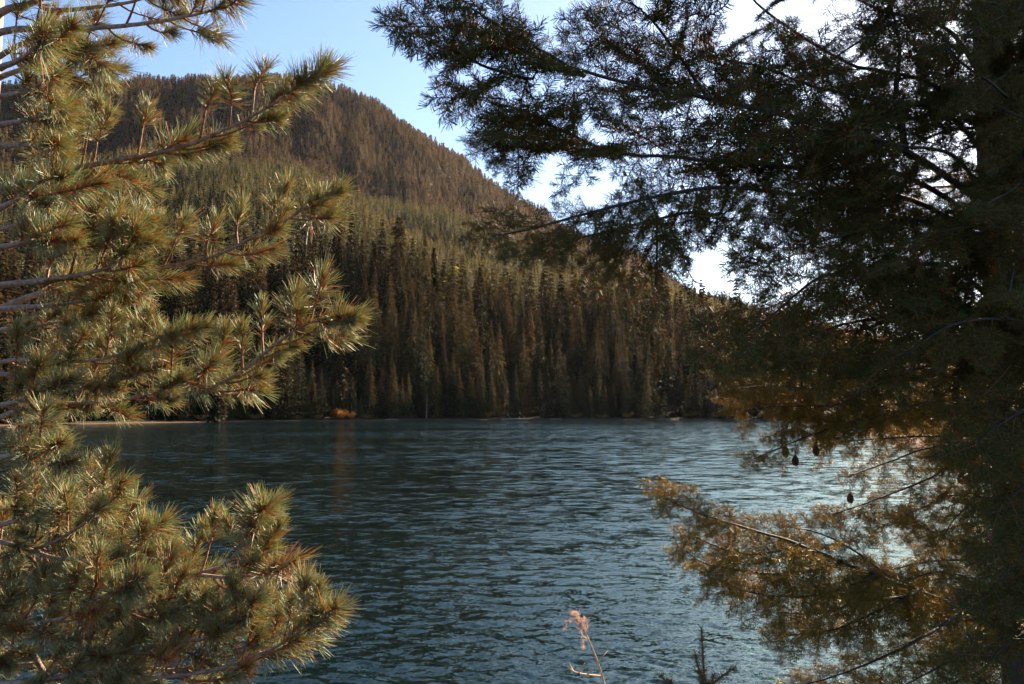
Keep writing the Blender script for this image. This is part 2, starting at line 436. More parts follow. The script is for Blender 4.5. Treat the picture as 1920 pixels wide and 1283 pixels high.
def wave_h(x, y, cell):
    """sum of wind waves running towards the camera; waves finer than the mesh fade out"""
    r = np.random.default_rng(3); z = np.zeros_like(x); dx = np.zeros_like(x); dy = np.zeros_like(x)
    gust = .75 + .25 * np.sin(x * .05 + y * .11 + 1) + .2 * np.sin(x * .021 - y * .05)
    for k in range(90):
        lam = .11 * (9 ** r.random() ** 1.6)
        th = math.radians(-112 + r.normal() * 30)
        kk = 2 * math.pi / lam; amp = .0033 * lam ** .9
        ph = r.uniform(0, 6.28)
        fade = np.clip((lam / cell - 2.2) / 2.5, 0, 1)
        a = kk * (x * math.cos(th) + y * math.sin(th)) + ph + .6 * np.sin(x * .31 * math.sin(th) + y * .27 + ph)
        z += amp * fade * np.sin(a)
    return z * np.clip(gust, .35, 1.2) * np.clip((y - 9) / 3, .25, 1)

def build_water():
    rows = [7.5]
    while rows[-1] < 330: rows.append(rows[-1] + max(.035, rows[-1] ** 2 / (CAM_H * 800) * .85))
    rows = np.array(rows); t = np.linspace(-1.02, 1.02, 760)
    X = rows[:, None] * t[None] * 1.05 + t[None] * 3; Y = np.broadcast_to(rows[:, None], X.shape)
    cell = np.maximum(np.gradient(rows)[:, None] * 1.0, (rows * 2.2 / 760)[:, None]) + 0 * X
    Z = wave_h(X, Y, cell)
    V = np.stack([X, Y, Z], -1).reshape(-1, 3); n, m = X.shape
    i = np.arange(n - 1)[:, None] * m; j = np.arange(m - 1)[None]
    F = np.stack([i + j, i + j + 1, i + m + j + 1, i + m + j], -1).reshape(-1, 4)
    print("water quads", len(F), n)
    o = mesh_obj("lake_water", V, F, M_water, smooth=True)
    tag(o, "rippled blue green water of the mountain lake", kind="structure")
build_water()

# ------------------------------------------------------------------ far conifers
def conifer(seed, H, rad, levels, boughs, clumps, csize, base=.08, power=.85, droop=.35, ragged=.25, cards=2):
    """crown of drooping boughs, each a row of small clumps; returns a Geo with the base at the origin"""
    r = np.random.default_rng(seed); g = Geo()
    P = []; D = []; S = []; Al = []
    for i in range(levels):
        f = (i + r.uniform(-.3, .3)) / levels; f = min(max(f, 0), .995)
        z = H * (base + (1 - base) * f)
        R = rad * ((1 - f) ** power) * (1 + ragged * r.normal()) + rad * .04
        R *= min(1, .45 + f * 5)
        for b in range(boughs):
            if r.random() < .1: continue
            a = 6.283 * (b + r.random()) / boughs + i * 1.1
            L = abs(R) * r.uniform(.65, 1.2)
            for c in range(clumps):
                s = (c + r.uniform(.3, 1)) / clumps
                w = L * .22 * (1.1 - s) * r.normal()
                zz = z + L * (.12 * s - droop * s * s) + r.normal() * csize * .12
                P.append((math.cos(a) * L * s - math.sin(a) * w, math.sin(a) * L * s + math.cos(a) * w, zz))
                D.append((math.cos(a + r.normal() * .5), math.sin(a + r.normal() * .5), -droop * (.3 + s) + r.normal() * .25))
                S.append(csize * r.uniform(.6, 1.3) * (1.15 - .45 * f)); Al.append(f)
    P = np.array(P); D = norm(D); S = np.array(S)[:, None]; Al = np.array(Al) ** 2; n = len(P)
    rv = r.random(n)
    for k in range(cards):
        A = norm(np.cross(D, norm(r.normal(size=(n, 3)))))
        a = P - D * S * .45 + A * S * .28; b = P - D * S * .35 - A * S * .30; c = P + D * S * .75
        V = np.stack([a, b, c], 1).reshape(-1, 3)
        g.add(V, np.arange(3 * n).reshape(-1, 3), 0, np.repeat(Al, 3), np.repeat(rv, 3))
    return g
def trunk_geo(H, r0, lean=0.0, n=7):
    g = Geo(); z = np.linspace(-.8, H, 6)
    P = np.stack([lean * (z / H) ** 2, 0 * z, z], -1)
    V, F = tube(P, np.interp(z, [-.8, H], [r0, r0 * .12]), n); g.add(V, F, 0); return g

shore_crowns, shore_trunks = [], []
spec = [(36, 7.4, 1.1), (33, 6.4, 1.0), (38, 6.6, .9), (30, 7.2, 1.2), (35, 5.6, .85), (27, 6.0, 1.1), (34, 7.8, 1.15), (40, 6.3, 1.0)]
for k, (H, rad, pw) in enumerate(spec):
    g = conifer(100 + k, H, rad, 25 + k % 4, 11, 13, .80, base=.02, power=pw, droop=.5, ragged=.16)
    shore_crowns.append(g.data("crown", M_shore))
    shore_trunks.append(trunk_geo(H * .97, .42).data("trunk", M_fbark))
young_crowns = [conifer(200 + k, 19, 2.3, 14, 6, 2, 1.6, base=.04, power=.8, droop=.2, ragged=.12, cards=1).data("crown", M_young) for k in range(4)]
old_crowns = [conifer(300 + k, 26, 3.1 + .4 * k, 20, 6, 3, 1.9, base=.14, power=.5, droop=.3, ragged=.3, cards=1).data("crown", M_old) for k in range(5)]

def scatter(rmin, rmax, spacing, amin, amax, seed):
    r = np.random.default_rng(seed)
    n = int((rmax ** 2 - rmin ** 2) / 2 * (amax - amin) / spacing ** 2)
    rr = np.sqrt(r.uniform(rmin ** 2, rmax ** 2, n)); aa = r.uniform(amin, amax, n)
    x, y = rr * np.sin(aa), rr * np.cos(aa)
    # thin pairs that stand too close
    key = np.round(np.stack([x, y], -1) / (spacing * .8)).astype(int)
    _, idx = np.unique(key, axis=0, return_index=True)
    idx = np.sort(idx)
    return x[idx], y[idx]
def px_of(x, y): return 960 + F_PX * x / y
def shore_r(px):
    return -CAM_H / te_vec(T_shore, np.asarray(px, float))

A0, A1 = math.atan((-420 - 960) / F_PX), math.atan((2350 - 960) / F_PX)
xs, ys = scatter(80, R_D + 70, 8.2, A0, A1, 11)
rr = np.hypot(xs, ys); pxs = px_of(xs, ys); srs = shore_r(pxs)
# the right bank carries trees only well behind its sandy spit
ok = (rr > srs + np.where(pxs > 1590, 16, 5))
xs, ys, rr, pxs, srs = [q[ok] for q in (xs, ys, rr, pxs, srs)]
# a denser fringe along the waterline
fr = np.random.default_rng(5); fpx = np.arange(-420, 1585, 12.0) + fr.uniform(-6, 6, len(np.arange(-420, 1585, 12.0)))
frr = shore_r(fpx) + fr.uniform(4, 12, len(fpx)); faz = np.arctan((fpx - 960) / F_PX)
xs = np.concatenate([xs, frr * np.sin(faz)]); ys = np.concatenate([ys, frr * np.cos(faz)])
rr = np.hypot(xs, ys); pxs = px_of(xs, ys); srs = shore_r(pxs)
zs = terrain_z(xs, ys)
order = np.argsort(np.where((pxs > 60) & (pxs < 1560), rr - srs, 1e6 + rr))
tr = np.random.default_rng(21)
scl = tr.uniform(.62, 1.2, len(xs)) * np.where(tr.random(len(xs)) < .28, .6, 1.0)
scl = np.where((rr - srs < 14), np.minimum(scl, tr.uniform(.35, .95, len(xs))), scl)
scl = scl * np.interp(rr - srs, [0, 40, 130], [.66, .85, 1.05])
scl = np.where(pxs > 1580, scl * .55, scl)
var = tr.integers(0, len(spec), len(xs)); rot = tr.uniform(0, 6.28, len(xs))
tint = np.clip(tr.normal(.35, .3, len(xs)), 0, 1)

marks = [("the orange shrubs", 648), ("the pale bare snag", 800), ("the driftwood log", 965), ("the lone spruce", 410), ("the tallest bush", 1290)]
def place_tree(idx, label, group, crown=None, s=None, trunk=True):
    o = empty("conifer_tree", (xs[idx], ys[idx], zs[idx] - .2))
    o.rotation_euler = (tr.normal() * .02, tr.normal() * .02, rot[idx]); k = s or scl[idx]
    o.scale = (k * tr.uniform(.85, 1.15),) * 2 + (k,)
    c = link("crown", crown or shore_crowns[var[idx]], o); c["tint"] = float(tint[idx]); o["tint"] = float(tint[idx])
    if trunk: link("trunk", shore_trunks[var[idx]], o)
    tag(o, label, "conifer", group)
    return o
N_IND = 282
single = list(order[:N_IND]); front = [i for i in single if rr[i] - srs[i] < 13]
front.sort(key=lambda i: pxs[i])
used_lab = set()
ordinal = ["first", "second", "third", "fourth", "fifth", "sixth", "seventh", "eighth", "ninth", "tenth", "eleventh", "twelfth", "thirteenth",
           "fourteenth", "fifteenth", "sixteenth", "seventeenth", "eighteenth", "nineteenth", "twentieth"]
def look_of(i):
    row = "shoreline" if rr[i] - srs[i] < 13 else "second row" if rr[i] - srs[i] < 24 else "inner"
    size = "tall" if scl[i] > .8 else ("small" if scl[i] < .5 else "middling")
    hue = "rust tinged" if tint[i] > .55 else ("brownish" if tint[i] > .3 else "dark green")
    return row, size, hue
looks = {i: look_of(i) for i in single}
for i in single:
    row, size, hue = looks[i]
    name, mp = min(marks, key=lambda m: abs(m[1] - pxs[i]))
    side = "left" if pxs[i] < mp else "right"
    rank = sum(1 for j in single if looks[j] == looks[i] and min(pxs[i], mp) < pxs[j] < max(pxs[i], mp))
    place_tree(i, f"{size} {hue} {row} fir, {ordinal[min(rank, 19)]} of its look {side} of {name}", "conifers along the far shore")

def stuff_forest(name, label, xs, ys, zs, scl, rot, var, tint, protos, mats):
    n = len(xs)
    me = bpy.data.meshes.new(name); me.vertices.add(n)
    me.vertices.foreach_set("co", np.stack([xs, ys, zs], -1).astype(np.float32).ravel())
    for an, av in (("scl", scl), ("rot", rot), ("tint", tint)):
        a = me.attributes.new(an, 'FLOAT', 'POINT'); a.data.foreach_set("value", np.asarray(av, np.float32))
    a = me.attributes.new("var", 'INT', 'POINT'); a.data.foreach_set("value", np.asarray(var, np.int32))
    o = link(name, me)
    instance_nodes(o, protos)
    tag(o, label, "forest", kind="stuff")
    print(name, n)
    return o

def instance_nodes(o, protos, vec=False):
    name = o.name
    ng = bpy.data.node_groups.new(name, 'GeometryNodeTree')
    ng.interface.new_socket("Geometry", in_out='INPUT', socket_type='NodeSocketGeometry')
    ng.interface.new_socket("Geometry", in_out='OUTPUT', socket_type='NodeSocketGeometry')
    gi, go = ng.nodes.new("NodeGroupInput"), ng.nodes.new("NodeGroupOutput")
    for p in protos:
        oi = ng.nodes.new("GeometryNodeObjectInfo"); oi.transform_space = 'ORIGINAL'; oi.inputs["Object"].default_value = p
        oi.inputs["As Instance"].default_value = False
        g1 = ng.nodes.new("GeometryNodeGeometryToInstance"); ng.links.new(oi.outputs["Geometry"], g1.inputs[0])
        protos_out.append(g1)
    jn = ng.nodes.new("GeometryNodeJoinGeometry")
    for g1 in protos_out: ng.links.new(g1.outputs[0], jn.inputs[0])
    protos_out.clear()
    iop = ng.nodes.new("GeometryNodeInstanceOnPoints"); iop.inputs["Pick Instance"].default_value = True
    def na(nm, t):
        a = ng.nodes.new("GeometryNodeInputNamedAttribute"); a.data_type = t; a.inputs["Name"].default_value = nm; return a.outputs["Attribute"]
    cx = ng.nodes.new("ShaderNodeCombineXYZ"); ng.links.new(na("rot", 'FLOAT'), cx.inputs[2]) if not vec else None
    cs = ng.nodes.new("ShaderNodeCombineXYZ"); s = na("scl", 'FLOAT')
    for q in range(3): ng.links.new(s, cs.inputs[q])
    ng.links.new(gi.outputs[0], iop.inputs["Points"]); ng.links.new(jn.outputs[0], iop.inputs["Instance"])
    ng.links.new(na("var", 'INT'), iop.inputs["Instance Index"])
    ng.links.new(na("rot", 'FLOAT_VECTOR') if vec else cx.outputs[0], iop.inputs["Rotation"]); ng.links.new(cs.outputs[0], iop.inputs["Scale"])
    ng.links.new(iop.outputs[0], go.inputs[0])
    md = o.modifiers.new("instances", 'NODES'); md.node_group = ng
protos_out = []

def more_sprays(T_):
    """the sprays beyond the first 290 of a tree: one part"""
    R = np.array(T_["more"]); print("more sprays", len(R)); keys = sorted(T_["proto"]); n = len(R)
    if not n: return
    me = bpy.data.meshes.new("needle_sprays"); me.vertices.add(n); me.vertices.foreach_set("co", R[:, :3].astype(np.float32).ravel())
    a = me.attributes.new("rot", 'FLOAT_VECTOR', 'POINT'); a.data.foreach_set("vector", R[:, 3:6].astype(np.float32).ravel())
    a = me.attributes.new("scl", 'FLOAT', 'POINT'); a.data.foreach_set("value", R[:, 6].astype(np.float32))
    a = me.attributes.new("var", 'INT', 'POINT'); a.data.foreach_set("value", np.array([keys.index(int(v)) if int(v) in keys else 0 for v in R[:, 7]], np.int32))
    o = link("dense_foliage", me, T_["root"]); o["kind"] = "stuff"
    instance_nodes(o, [T_["proto"][k] for k in keys], True)

# objects whose crowns are reused by the masses: real trees standing in the slope
rest = order[N_IND:]
shore_protos = []
for v in range(len(spec)):
    shore_protos.append(next(o for o in bpy.data.objects if o.type == 'MESH' and o.name.startswith("crown") and o.data == shore_crowns[v]))
stuff_forest("shore_forest", "dark firs standing close together on the slope behind the far shore", xs[rest], ys[rest], zs[rest] - .2,
             scl[rest], rot[rest], var[rest], tint[rest], shore_protos, None)

def slope_forest(name, label, rmin, rmax, spacing, crowns, seed, smin, smax, one_label, cat_hue, protopx):
    x, y = scatter(rmin, rmax, spacing, A0, A1, seed)
    z = terrain_z(x, y); r = np.random.default_rng(seed + 1); n = len(x)
    s = r.uniform(smin, smax, n); ti = np.clip(r.normal(.35, .3, n), 0, 1)
    clump = .5 + .5 * np.sin(x * .02 + 1.3 * np.sin(y * .011)) * np.sin(y * .017 + x * .006); s = s * (.85 + .25 * clump)
    ti = np.clip(ti * .6 + clump * .4, 0, 1)
    pr = []
    for k, c in enumerate(crowns):
        o = empty("conifer_tree", tuple(0. for _ in range(3)))
        px = protopx[k % len(protopx)]; az = math.atan((px - 960) / F_PX); rad = rmin + (rmax - rmin) * (.3 + .12 * k)
        X, Y = rad * math.sin(az), rad * math.cos(az)
        o.location = (X, Y, float(terrain_z(np.array([X]), np.array([Y]))[0]) - .2)
        cr = link("crown", c, o); cr["tint"] = .4
        where = ["above the hanging pine tips", "above the ragged rust tipped fir", "above the broad veteran fir", "above the yellow green tree", "near the right end of the skyline"][k]
        tag(o, f"{one_label}, {where}", "conifer", cat_hue); pr.append(cr)
    stuff_forest(name, label, x, y, z - .3, s, r.uniform(0, 6.28, n), r.integers(0, len(crowns), n), ti, pr, None)
slope_forest("young_forest", "pale green young conifers covering the lower ridges under the mountain", R_D + 60, R_B + 40, 5.6, young_crowns, 31, .6, 1.25,
             "slim pale green young conifer on the lower ridge", "young conifers on the lower ridge", [520, 640, 720, 800])
slope_forest("mountain_forest", "brown tinged old conifers covering the mountain up to its skyline", R_B + 30, R_A + 60, 7.9, old_crowns, 41, .6, 1.3,
             "brown old conifer on the mountain face", "old conifers on the mountain face", [450, 560, 650, 740, 830])

# distinct trees of the far slope
def special(px, r_, crown_geo, mat, H, label, cat="conifer", trunk_h=None, name="conifer_tree"):
    az = math.atan((px - 960) / F_PX); x, y = r_ * math.sin(az), r_ * math.cos(az)
    z = float(terrain_z(np.array([x]), np.array([y]))[0])
    o = empty(name, (x, y, z - .3)); c = link("crown", crown_geo.data("crown", mat), o); c["tint"] = .7
    link("trunk", trunk_geo(H * .95, .45).data("trunk", M_fbark), o); tag(o, label, cat); return o
special(745, 425, conifer(501, 47, 6.3, 44, 9, 8, 1.5, base=.1, power=.45, droop=.35, ragged=.3), M_shore, 47, "broad dark veteran fir rising above the forest above the pale snag")
special(628, 440, conifer(502, 46, 5.2, 48, 8, 8, 1.4, base=.1, power=.5, droop=.35, ragged=.3), M_shore, 46, "tall rust brown fir standing above the forest above the orange shrubs")
special(700, 400, conifer(503, 37, 4.2, 44, 8, 8, 1.2, base=.1, power=.6, droop=.35, ragged=.25), M_shore, 37, "ragged rust tipped fir left of the broad dark veteran fir")
special(812, 430, conifer(504, 36, 3.4, 44, 8, 8, 1.2, base=.1, power=.6, droop=.35, ragged=.25), M_shore, 36, "reddish brown spired fir beside the yellow green tree")
special(848, 418, conifer(505, 31, 5.8, 30, 10, 10, 1.4, base=.2, power=.35, droop=.05, ragged=.15), M_gold, 30, "pale yellow green tree glowing among dark firs on the slope", "tree", name="larch_tree")
special(410, 236, conifer(506, 31, 2.5, 52, 8, 6, .95, base=.02, power=.75, droop=.45, ragged=.14), M_shore, 31, "slender pointed spruce standing alone in front of the dark left forest")

# dead snag
def snag():
    az = math.atan((800 - 960) / F_PX); r_ = float(shore_r(800)) + 3.5; x, y = r_ * math.sin(az), r_ * math.cos(az)
    z = float(terrain_z(np.array([x]), np.array([y]))[0]); o = empty("dead_snag", (x, y, z - .2)); g = Geo()
    V, F = tube([(0, 0, -.5), (.12, 0, 2.6), (.1, .02, 5), (.34, 0, 8.2)], [.20, .16, .10, .03], 7); g.add(V, F, 0)
    link("trunk", g.data("trunk", M_grey), o)
    for k, (zz, a, L) in enumerate([(4.5, .4, 1.0), (6, 2.6, .8), (6.9, 1.2, .6), (7.6, 3.5, .5)]):
        g = Geo(); V, F = tube([(0, 0, 0), (math.cos(a) * L * .5, math.sin(a) * L * .5, .1), (math.cos(a) * L, math.sin(a) * L, -.1)], [.05, .035, .012], 5); g.add(V, F, 0)
        link("branch", g.data("branch", M_grey), o, (.1, 0, zz))
    tag(o, "pale bare dead trunk standing in front of the dark shore forest", "dead tree")
snag()

def bush(px, r_off, w, h, mat, label, cat, name, n=900, seed=0, leaf=.16, r_abs=None, group=None):
    r = np.random.default_rng(seed); az = math.atan((px - 960) / F_PX); r_ = r_abs or float(shore_r(px)) + r_off
    x, y = r_ * math.sin(az), r_ * math.cos(az); z = float(terrain_z(np.array([x]), np.array([y]))[0])
    o = empty(name, (x, y, z)); g = Geo(); gs = Geo()
    nst = 16
    cent = []
    for k in range(nst):
        a = r.uniform(0, 6.28); q = r.uniform(.2, 1) ** .6; hh = h * (1 - .35 * q) * r.uniform(.7, 1.1)
        tip = np.array([math.cos(a) * q * w * .5, math.sin(a) * q * w * .5, hh])
        V, F = tube([tip * [0.15, .15, 0] - [0, 0, .15], tip * [.6, .6, .55], tip], [.03, .02, .008], 4); gs.add(V, F, 0)
        cent.append(tip)
    cent = np.array(cent); k = r.integers(0, nst, n); t = r.uniform(.3, 1.05, n)[:, None]
    P = cent[k] * t + r.normal(size=(n, 3)) * [w * .07, w * .07, h * .06]; P[:, 2] = np.abs(P[:, 2])
    D = norm(r.normal(size=(n, 3)) + [0, 0, .4]); A = norm(np.cross(D, r.normal(size=(n, 3)))); S = (leaf * r.uniform(.6, 1.3, n))[:, None]
    V = np.stack([P - A * S * .4, P + D * S, P + A * S * .4, P - D * S * .6], 1).reshape(-1, 3)
    q = np.arange(n)[:, None] * 4
    F = np.concatenate([q + [0, 3, 1], q + [3, 2, 1]]); g.add(V, F, 0, None, np.repeat(r.random(n), 4))
    link("foliage", g.data("foliage", mat), o); link("stem", gs.data("stem", M_ftwig), o)
    tag(o, label, cat, group); return o
bush(638, 3, 5.2, 3.6, M_orange, "larger orange autumn shrub at the far waterline, left of its twin", "shrub", "autumn_shrub", 1500, 1, .22, group="orange shrubs on the far shore")
bush(661, 3, 3.4, 2.6, M_orange, "smaller orange autumn shrub at the far waterline, right of its twin", "shrub", "autumn_shrub", 900, 2, .2, group="orange shrubs on the far shore")
for k, (px, off, w, h) in enumerate([(560, 4, 3, 1.4), (598, 3, 3.4, 1.6), (690, 4, 4, 1.7), (916, 5, 3, 2.6), (1080, 4, 5, 1.8), (1130, 3, 5, 1.6), (1175, 4, 4.5, 2.2), (1235, 3, 5, 1.7), (1290, 4, 5, 2.4), (1340, 3, 4.5, 1.8), (480, 4, 4, 1.6), (380, 4, 4, 1.8)]):
    lab = ["low brown bush at the far waterline near the left shore tip", "small brown bush left of the orange shrubs", "low brown bush right of the orange shrubs", "ochre bush between the bare snag and the driftwood log",
           "first brown bush right of the driftwood log on the far shore", "second brown bush right of the driftwood log on the far shore", "third brown bush right of the driftwood log, taller than its neighbours",
           "fourth brown bush right of the driftwood log on the far shore", "fifth and tallest brown bush right of the driftwood log", "last brown bush before the near fir branches on the far shore",
           "brown bush on the far shore seen just right of the pine tips", "brown bush on the far shore under the hanging pine branch"][k]
    bush(px, off, w, h, M_reed, lab, "bush", "shore_bush", 500, 20 + k, .2, group="brown bushes on the far shore")
for k, (px, ra, w, h) in enumerate([(1632, 128, 3.4, 2.6), (1650, 118, 3.6, 3.0), (1675, 112, 4.5, 4.0), (1705, 100, 4.5, 3.6), (1740, 92, 4.5, 4.0)]):
    lab = ["ochre brush at the tip of the sandy spit", "brown brush second from the tip of the sandy spit", "tall brown brush in the middle of the sandy spit", "brown brush behind the sand near the fir trunk side of the spit",
           "dense brown brush at the landward end of the sandy spit"][k]
    bush(px, 0, w, h, M_reed, lab, "bush", "spit_brush", 900, 60 + k, .22, r_abs=ra, group="brush on the sandy spit")

def log(px, off, L, rad, ang, label, r_abs=None):
    az = math.atan((px - 960) / F_PX); r_ = r_abs or float(shore_r(px)) + off; x, y = r_ * math.sin(az), r_ * math.cos(az)
    z = float(terrain_z(np.array([x]), np.array([y]))[0]); g = Geo()
    t = np.linspace(-.5, .5, 7); P = np.stack([t * L, .12 * np.sin(t * 5), .08 * np.cos(t * 4)], -1)
    V, F = tube(P, rad * np.interp(t, [-.5, .5], [1.1, .55]), 8); g.add(V, F, 0)
    for q in (-.2, .15, .33):
        V, F = tube([(q * L, 0, 0), (q * L + .2, .15, rad * 2.2), (q * L + .35, .2, rad * 3.6)], [rad * .4, rad * .25, rad * .1], 5); g.add(V, F, 0)
    o = mesh_obj("driftwood_log", np.concatenate(g.V), np.concatenate(g.F), M_grey, smooth=True, loc=(x, y, max(z, 0) + rad * .6))
    o.rotation_euler = (0, 0, ang); tag(o, label, "driftwood", "driftwood on the far shore"); return o
log(965, .6, 9, .28, .08, "long pale driftwood log lying on the far waterline among dark firs")
log(1042, 1.0, 4, .16, -.15, "short grey driftwood piece right of the long driftwood log")
log(735, .6, 4.5, .15, .1, "thin grey driftwood lying on the shore left of the pale snag")
log(1245, .8, 5.0, .16, .05, "thin driftwood lying far right along the dark shore")

# ------------------------------------------------------------------ near pine at the left
def pine_tuft(seed, L=.075, n=52, nl=.078, spread=1.0):
    r = np.random.default_rng(seed); g = Geo()
    bx, by = r.normal() * .012, r.normal() * .012
    z = np.linspace(0, L, 5); ax = np.stack([bx * (z / L) ** 2, by * (z / L) ** 2, z], -1)
    V, F = tube(ax, np.interp(z, [0, L], [.0032, .0022]), 5); g.add(V, F, 1)
    t = r.random(n) ** .75
    base = np.stack([np.interp(t * L, z, ax[:, 0]), np.interp(t * L, z, ax[:, 1]), t * L], -1)
    phi = r.uniform(0, 6.283, n) ; th = np.radians(np.interp(t, [0, .6, 1], [68, 48, 22])) * spread * r.uniform(.75, 1.25, n)
    D = np.stack([np.sin(th) * np.cos(phi), np.sin(th) * np.sin(phi), np.cos(th)], -1)
    Pn = np.repeat(base, 5, 0); Dn = norm(np.repeat(D, 5, 0) + r.normal(size=(n * 5, 3)) * .11)
    Ln = nl * np.repeat(r.uniform(.6, 1.15, n), 5) * r.uniform(.85, 1.08, n * 5)
    needle_set(g, Pn, Dn, Ln, .00125, 0, .20, r)
    # bud and scales at the tip
    V, F = tube([ax[-1], ax[-1] + [0, 0, .006], ax[-1] + [0, 0, .012]], [.003, .0036, .001], 6); g.add(V, F, 1)
    return g.data("needle_tuft", [M_pine, M_ptwig])
tufts = [pine_tuft(700 + k, L=.05 + .012 * (k % 5), n=46 + 10 * (k % 3), nl=.056 + .005 * (k % 4), spread=.85 + .09 * (k % 4)) for k in range(14)]

pr = np.random.default_rng(77)
pine_base = np.array([*wpt(-110, 1283, 2.9)[:2], 0]); pine_base[2] = float(terrain_z(pine_base[:1], pine_base[1:2])[0]) - .05
pine = empty("pine_tree", pine_base)
tag(pine, "near white pine with long needled blue green tufts filling the left edge", "pine")
g = Geo(); tz = np.linspace(0, 8.2, 34); leanx = .045 * np.sin(tz * 1.1)
tp = wpt(-52, 100, 2.75)
P = np.stack([np.interp(tz, [0, tp[2] - pine_base[2], 8.2], [0, tp[0] - pine_base[0], (tp[0] - pine_base[0]) * 1.3]) + leanx * .1, np.interp(tz, [0, tp[2] - pine_base[2]], [0, tp[1] - pine_base[1]]) + 0 * tz, tz], -1)
V, F = tube(P, np.interp(tz, [0, 8.2], [.13, .04]), 14); g.add(V, F, 0)
link("trunk", g.data("trunk", M_pbark, True), pine)
def pine_trunk_at(z):
    return np.array([np.interp(z - pine_base[2], tz, P[:, 0]) + pine_base[0], np.interp(z - pine_base[2], tz, P[:, 1]) + pine_base[1], z])

def look(D, roll, s):
    """rotation taking +Z to D"""
    q = Vector(D).to_track_quat('Z', 'Y')
    return Matrix.LocRotScale(None, q, None).to_3x3() @ Matrix.Rotation(roll, 3, 'Z') * s

tuft_count = [0]
def add_tuft(parent, origin, p, D, s, rust=False):
    o = link("needle_tuft", tufts[pr.integers(0, len(tufts))], parent)
    M = look(norm(D), pr.uniform(0, 6.28), s).to_4x4(); M.translation = Vector(p - origin)
    o.matrix_local = M
    if rust: o["rust"] = 1.0
    tuft_count[0] += 1

UP = np.array([0, 0, 1.0])
def snap(curves, W):
    """starts a side branch on the nearest point of a branch that is already there"""
    if not curves: return W
    C = np.vstack(curves); d = np.linalg.norm(C - W[0], axis=1); k = int(d.argmin())
    if d[k] < .03: W[0] = C[k]
    elif d[k] < .7: return [C[k]] + W
    return W
pine_curves = []
def pine_branch(pts, r0, start=.3, gap=.07, shoot=(.05, .15), attach=True, rust=.02, up=.4, tip=True, label=None, ts=1.0, dense_from=None):
    """pts: (px, py, depth) from the trunk outwards"""
    W = [wpt(*q) for q in pts]
    if attach:
        a = pine_trunk_at(W[0][2] - .10)
        W = [a] + W if np.linalg.norm(a - W[0]) > .05 else W
    if not attach and pts[0][0] > 30: W = snap(pine_curves, W)
    S = spline(W, .03); n = len(S); g = Geo(); pine_curves.append(S)
    S = S[:-2] if n > 8 else S; n = len(S)
    S = S + np.cumsum(pr.normal(size=S.shape) * .0007, 0)
    rad = np.interp(np.linspace(0, 1, n), [0, 1], [r0, .0028]); V, F = tube(S, rad, 7); g.add(V, F, 0)
    seg = np.concatenate([[0], np.cumsum(np.linalg.norm(np.diff(S, axis=0), axis=1))]); tot = seg[-1]
    T = norm(np.gradient(S, axis=0)); jobs = []
    s = tot * start; side = 1
    while s < tot - .03:
        i = int(np.searchsorted(seg, s)); i = min(i, n - 1); f = s / tot
        C = norm(-S[i] + [0, 0, CAM_H]); sd = norm(np.cross(T[i], C)) * side
        ln = pr.uniform(*shoot) * (1.15 - .75 * f)
        d = norm(T[i] * pr.uniform(.5, 1.0) + sd * pr.uniform(.45, .95) + UP * up * pr.uniform(.5, 1.2) + C * pr.normal() * .38)
        mid = S[i] + d * ln * .5; end = mid + norm(d + UP * .25) * ln * .5
        Q = spline([S[i], mid, end], .02); V, F = tube(Q, np.linspace(.0042, .0028, len(Q)), 5); g.add(V, F, 1)
        jobs.append((end, norm(d + UP * .35 + T[i] * .1), pr.uniform(.85, 1.15) * ts))
        if ln > .085 and pr.random() < .65:
            d2 = norm(d + norm(pr.normal(size=3)) * .8); jobs.append((mid, d2, pr.uniform(.75, 1.0) * ts))
            e2 = mid + d2 * .03
        s += gap * .86 * pr.uniform(.6, 1.5); side = -side if pr.random() < .85 else side
    if tip:
        jobs.append((S[-1], T[-1], 1.1 * ts)); jobs.append((S[-3] if n > 3 else S[0], norm(T[-3] + pr.normal(size=3) * .3), 1.0 * ts))
        jobs.append((S[-6] if n > 6 else S[0], norm(T[-6 if n > 6 else 0] + UP * .5 + pr.normal(size=3) * .2), .95 * ts))
    org = S[0]
    me = g.data("branch", [M_pbark, M_ptwig], True, offset=org)
    b = link("branch", me, pine, Vector(org - pine_base))
    for (p, D, k) in jobs: add_tuft(b, org, p, D, k, pr.random() < rust)
    return b

PB = pine_branch
PB([(0, 60, 2.7), (140, 52, 2.6), (260, 45, 2.5), (380, 25, 2.4), (445, 8, 2.35)], .014, start=.42, gap=.08, up=.0)
PB([(0, 25, 2.7), (60, 8, 2.7), (110, -20, 2.6), (200, -60, 2.5)], .017, start=.3, gap=.12, up=-.2)
PB([(90, 20, 2.7), (210, 8, 2.7), (290, -10, 2.6), (350, -20, 2.6)], .009, start=.5, gap=.08, attach=False, up=.1)
PB([(60, 75, 2.7), (110, 100, 2.7), (160, 125, 2.75), (215, 128, 2.8)], .012, start=.3, gap=.05, up=.0)
PB([(50, 130, 2.8), (110, 150, 2.8), (170, 190, 2.8), (200, 195, 2.8)], .012, start=.3, gap=.07, up=.0)
PB([(0, 128, 1.8), (40, 110, 1.75), (72, 85, 1.7)], .008, start=.75, gap=.09, attach=False)
PB([(0, 182, 2.2), (50, 165, 2.1), (95, 138, 2.0)], .009, start=.5, gap=.07, attach=False)
PB([(0, 235, 2.3), (60, 222, 2.2), (115, 205, 2.1)], .009, start=.45, gap=.07, attach=False)
PB([(0, 275, 2.5), (60, 272, 2.4), (105, 268, 2.3)], .009, start=.5, gap=.07, attach=False)
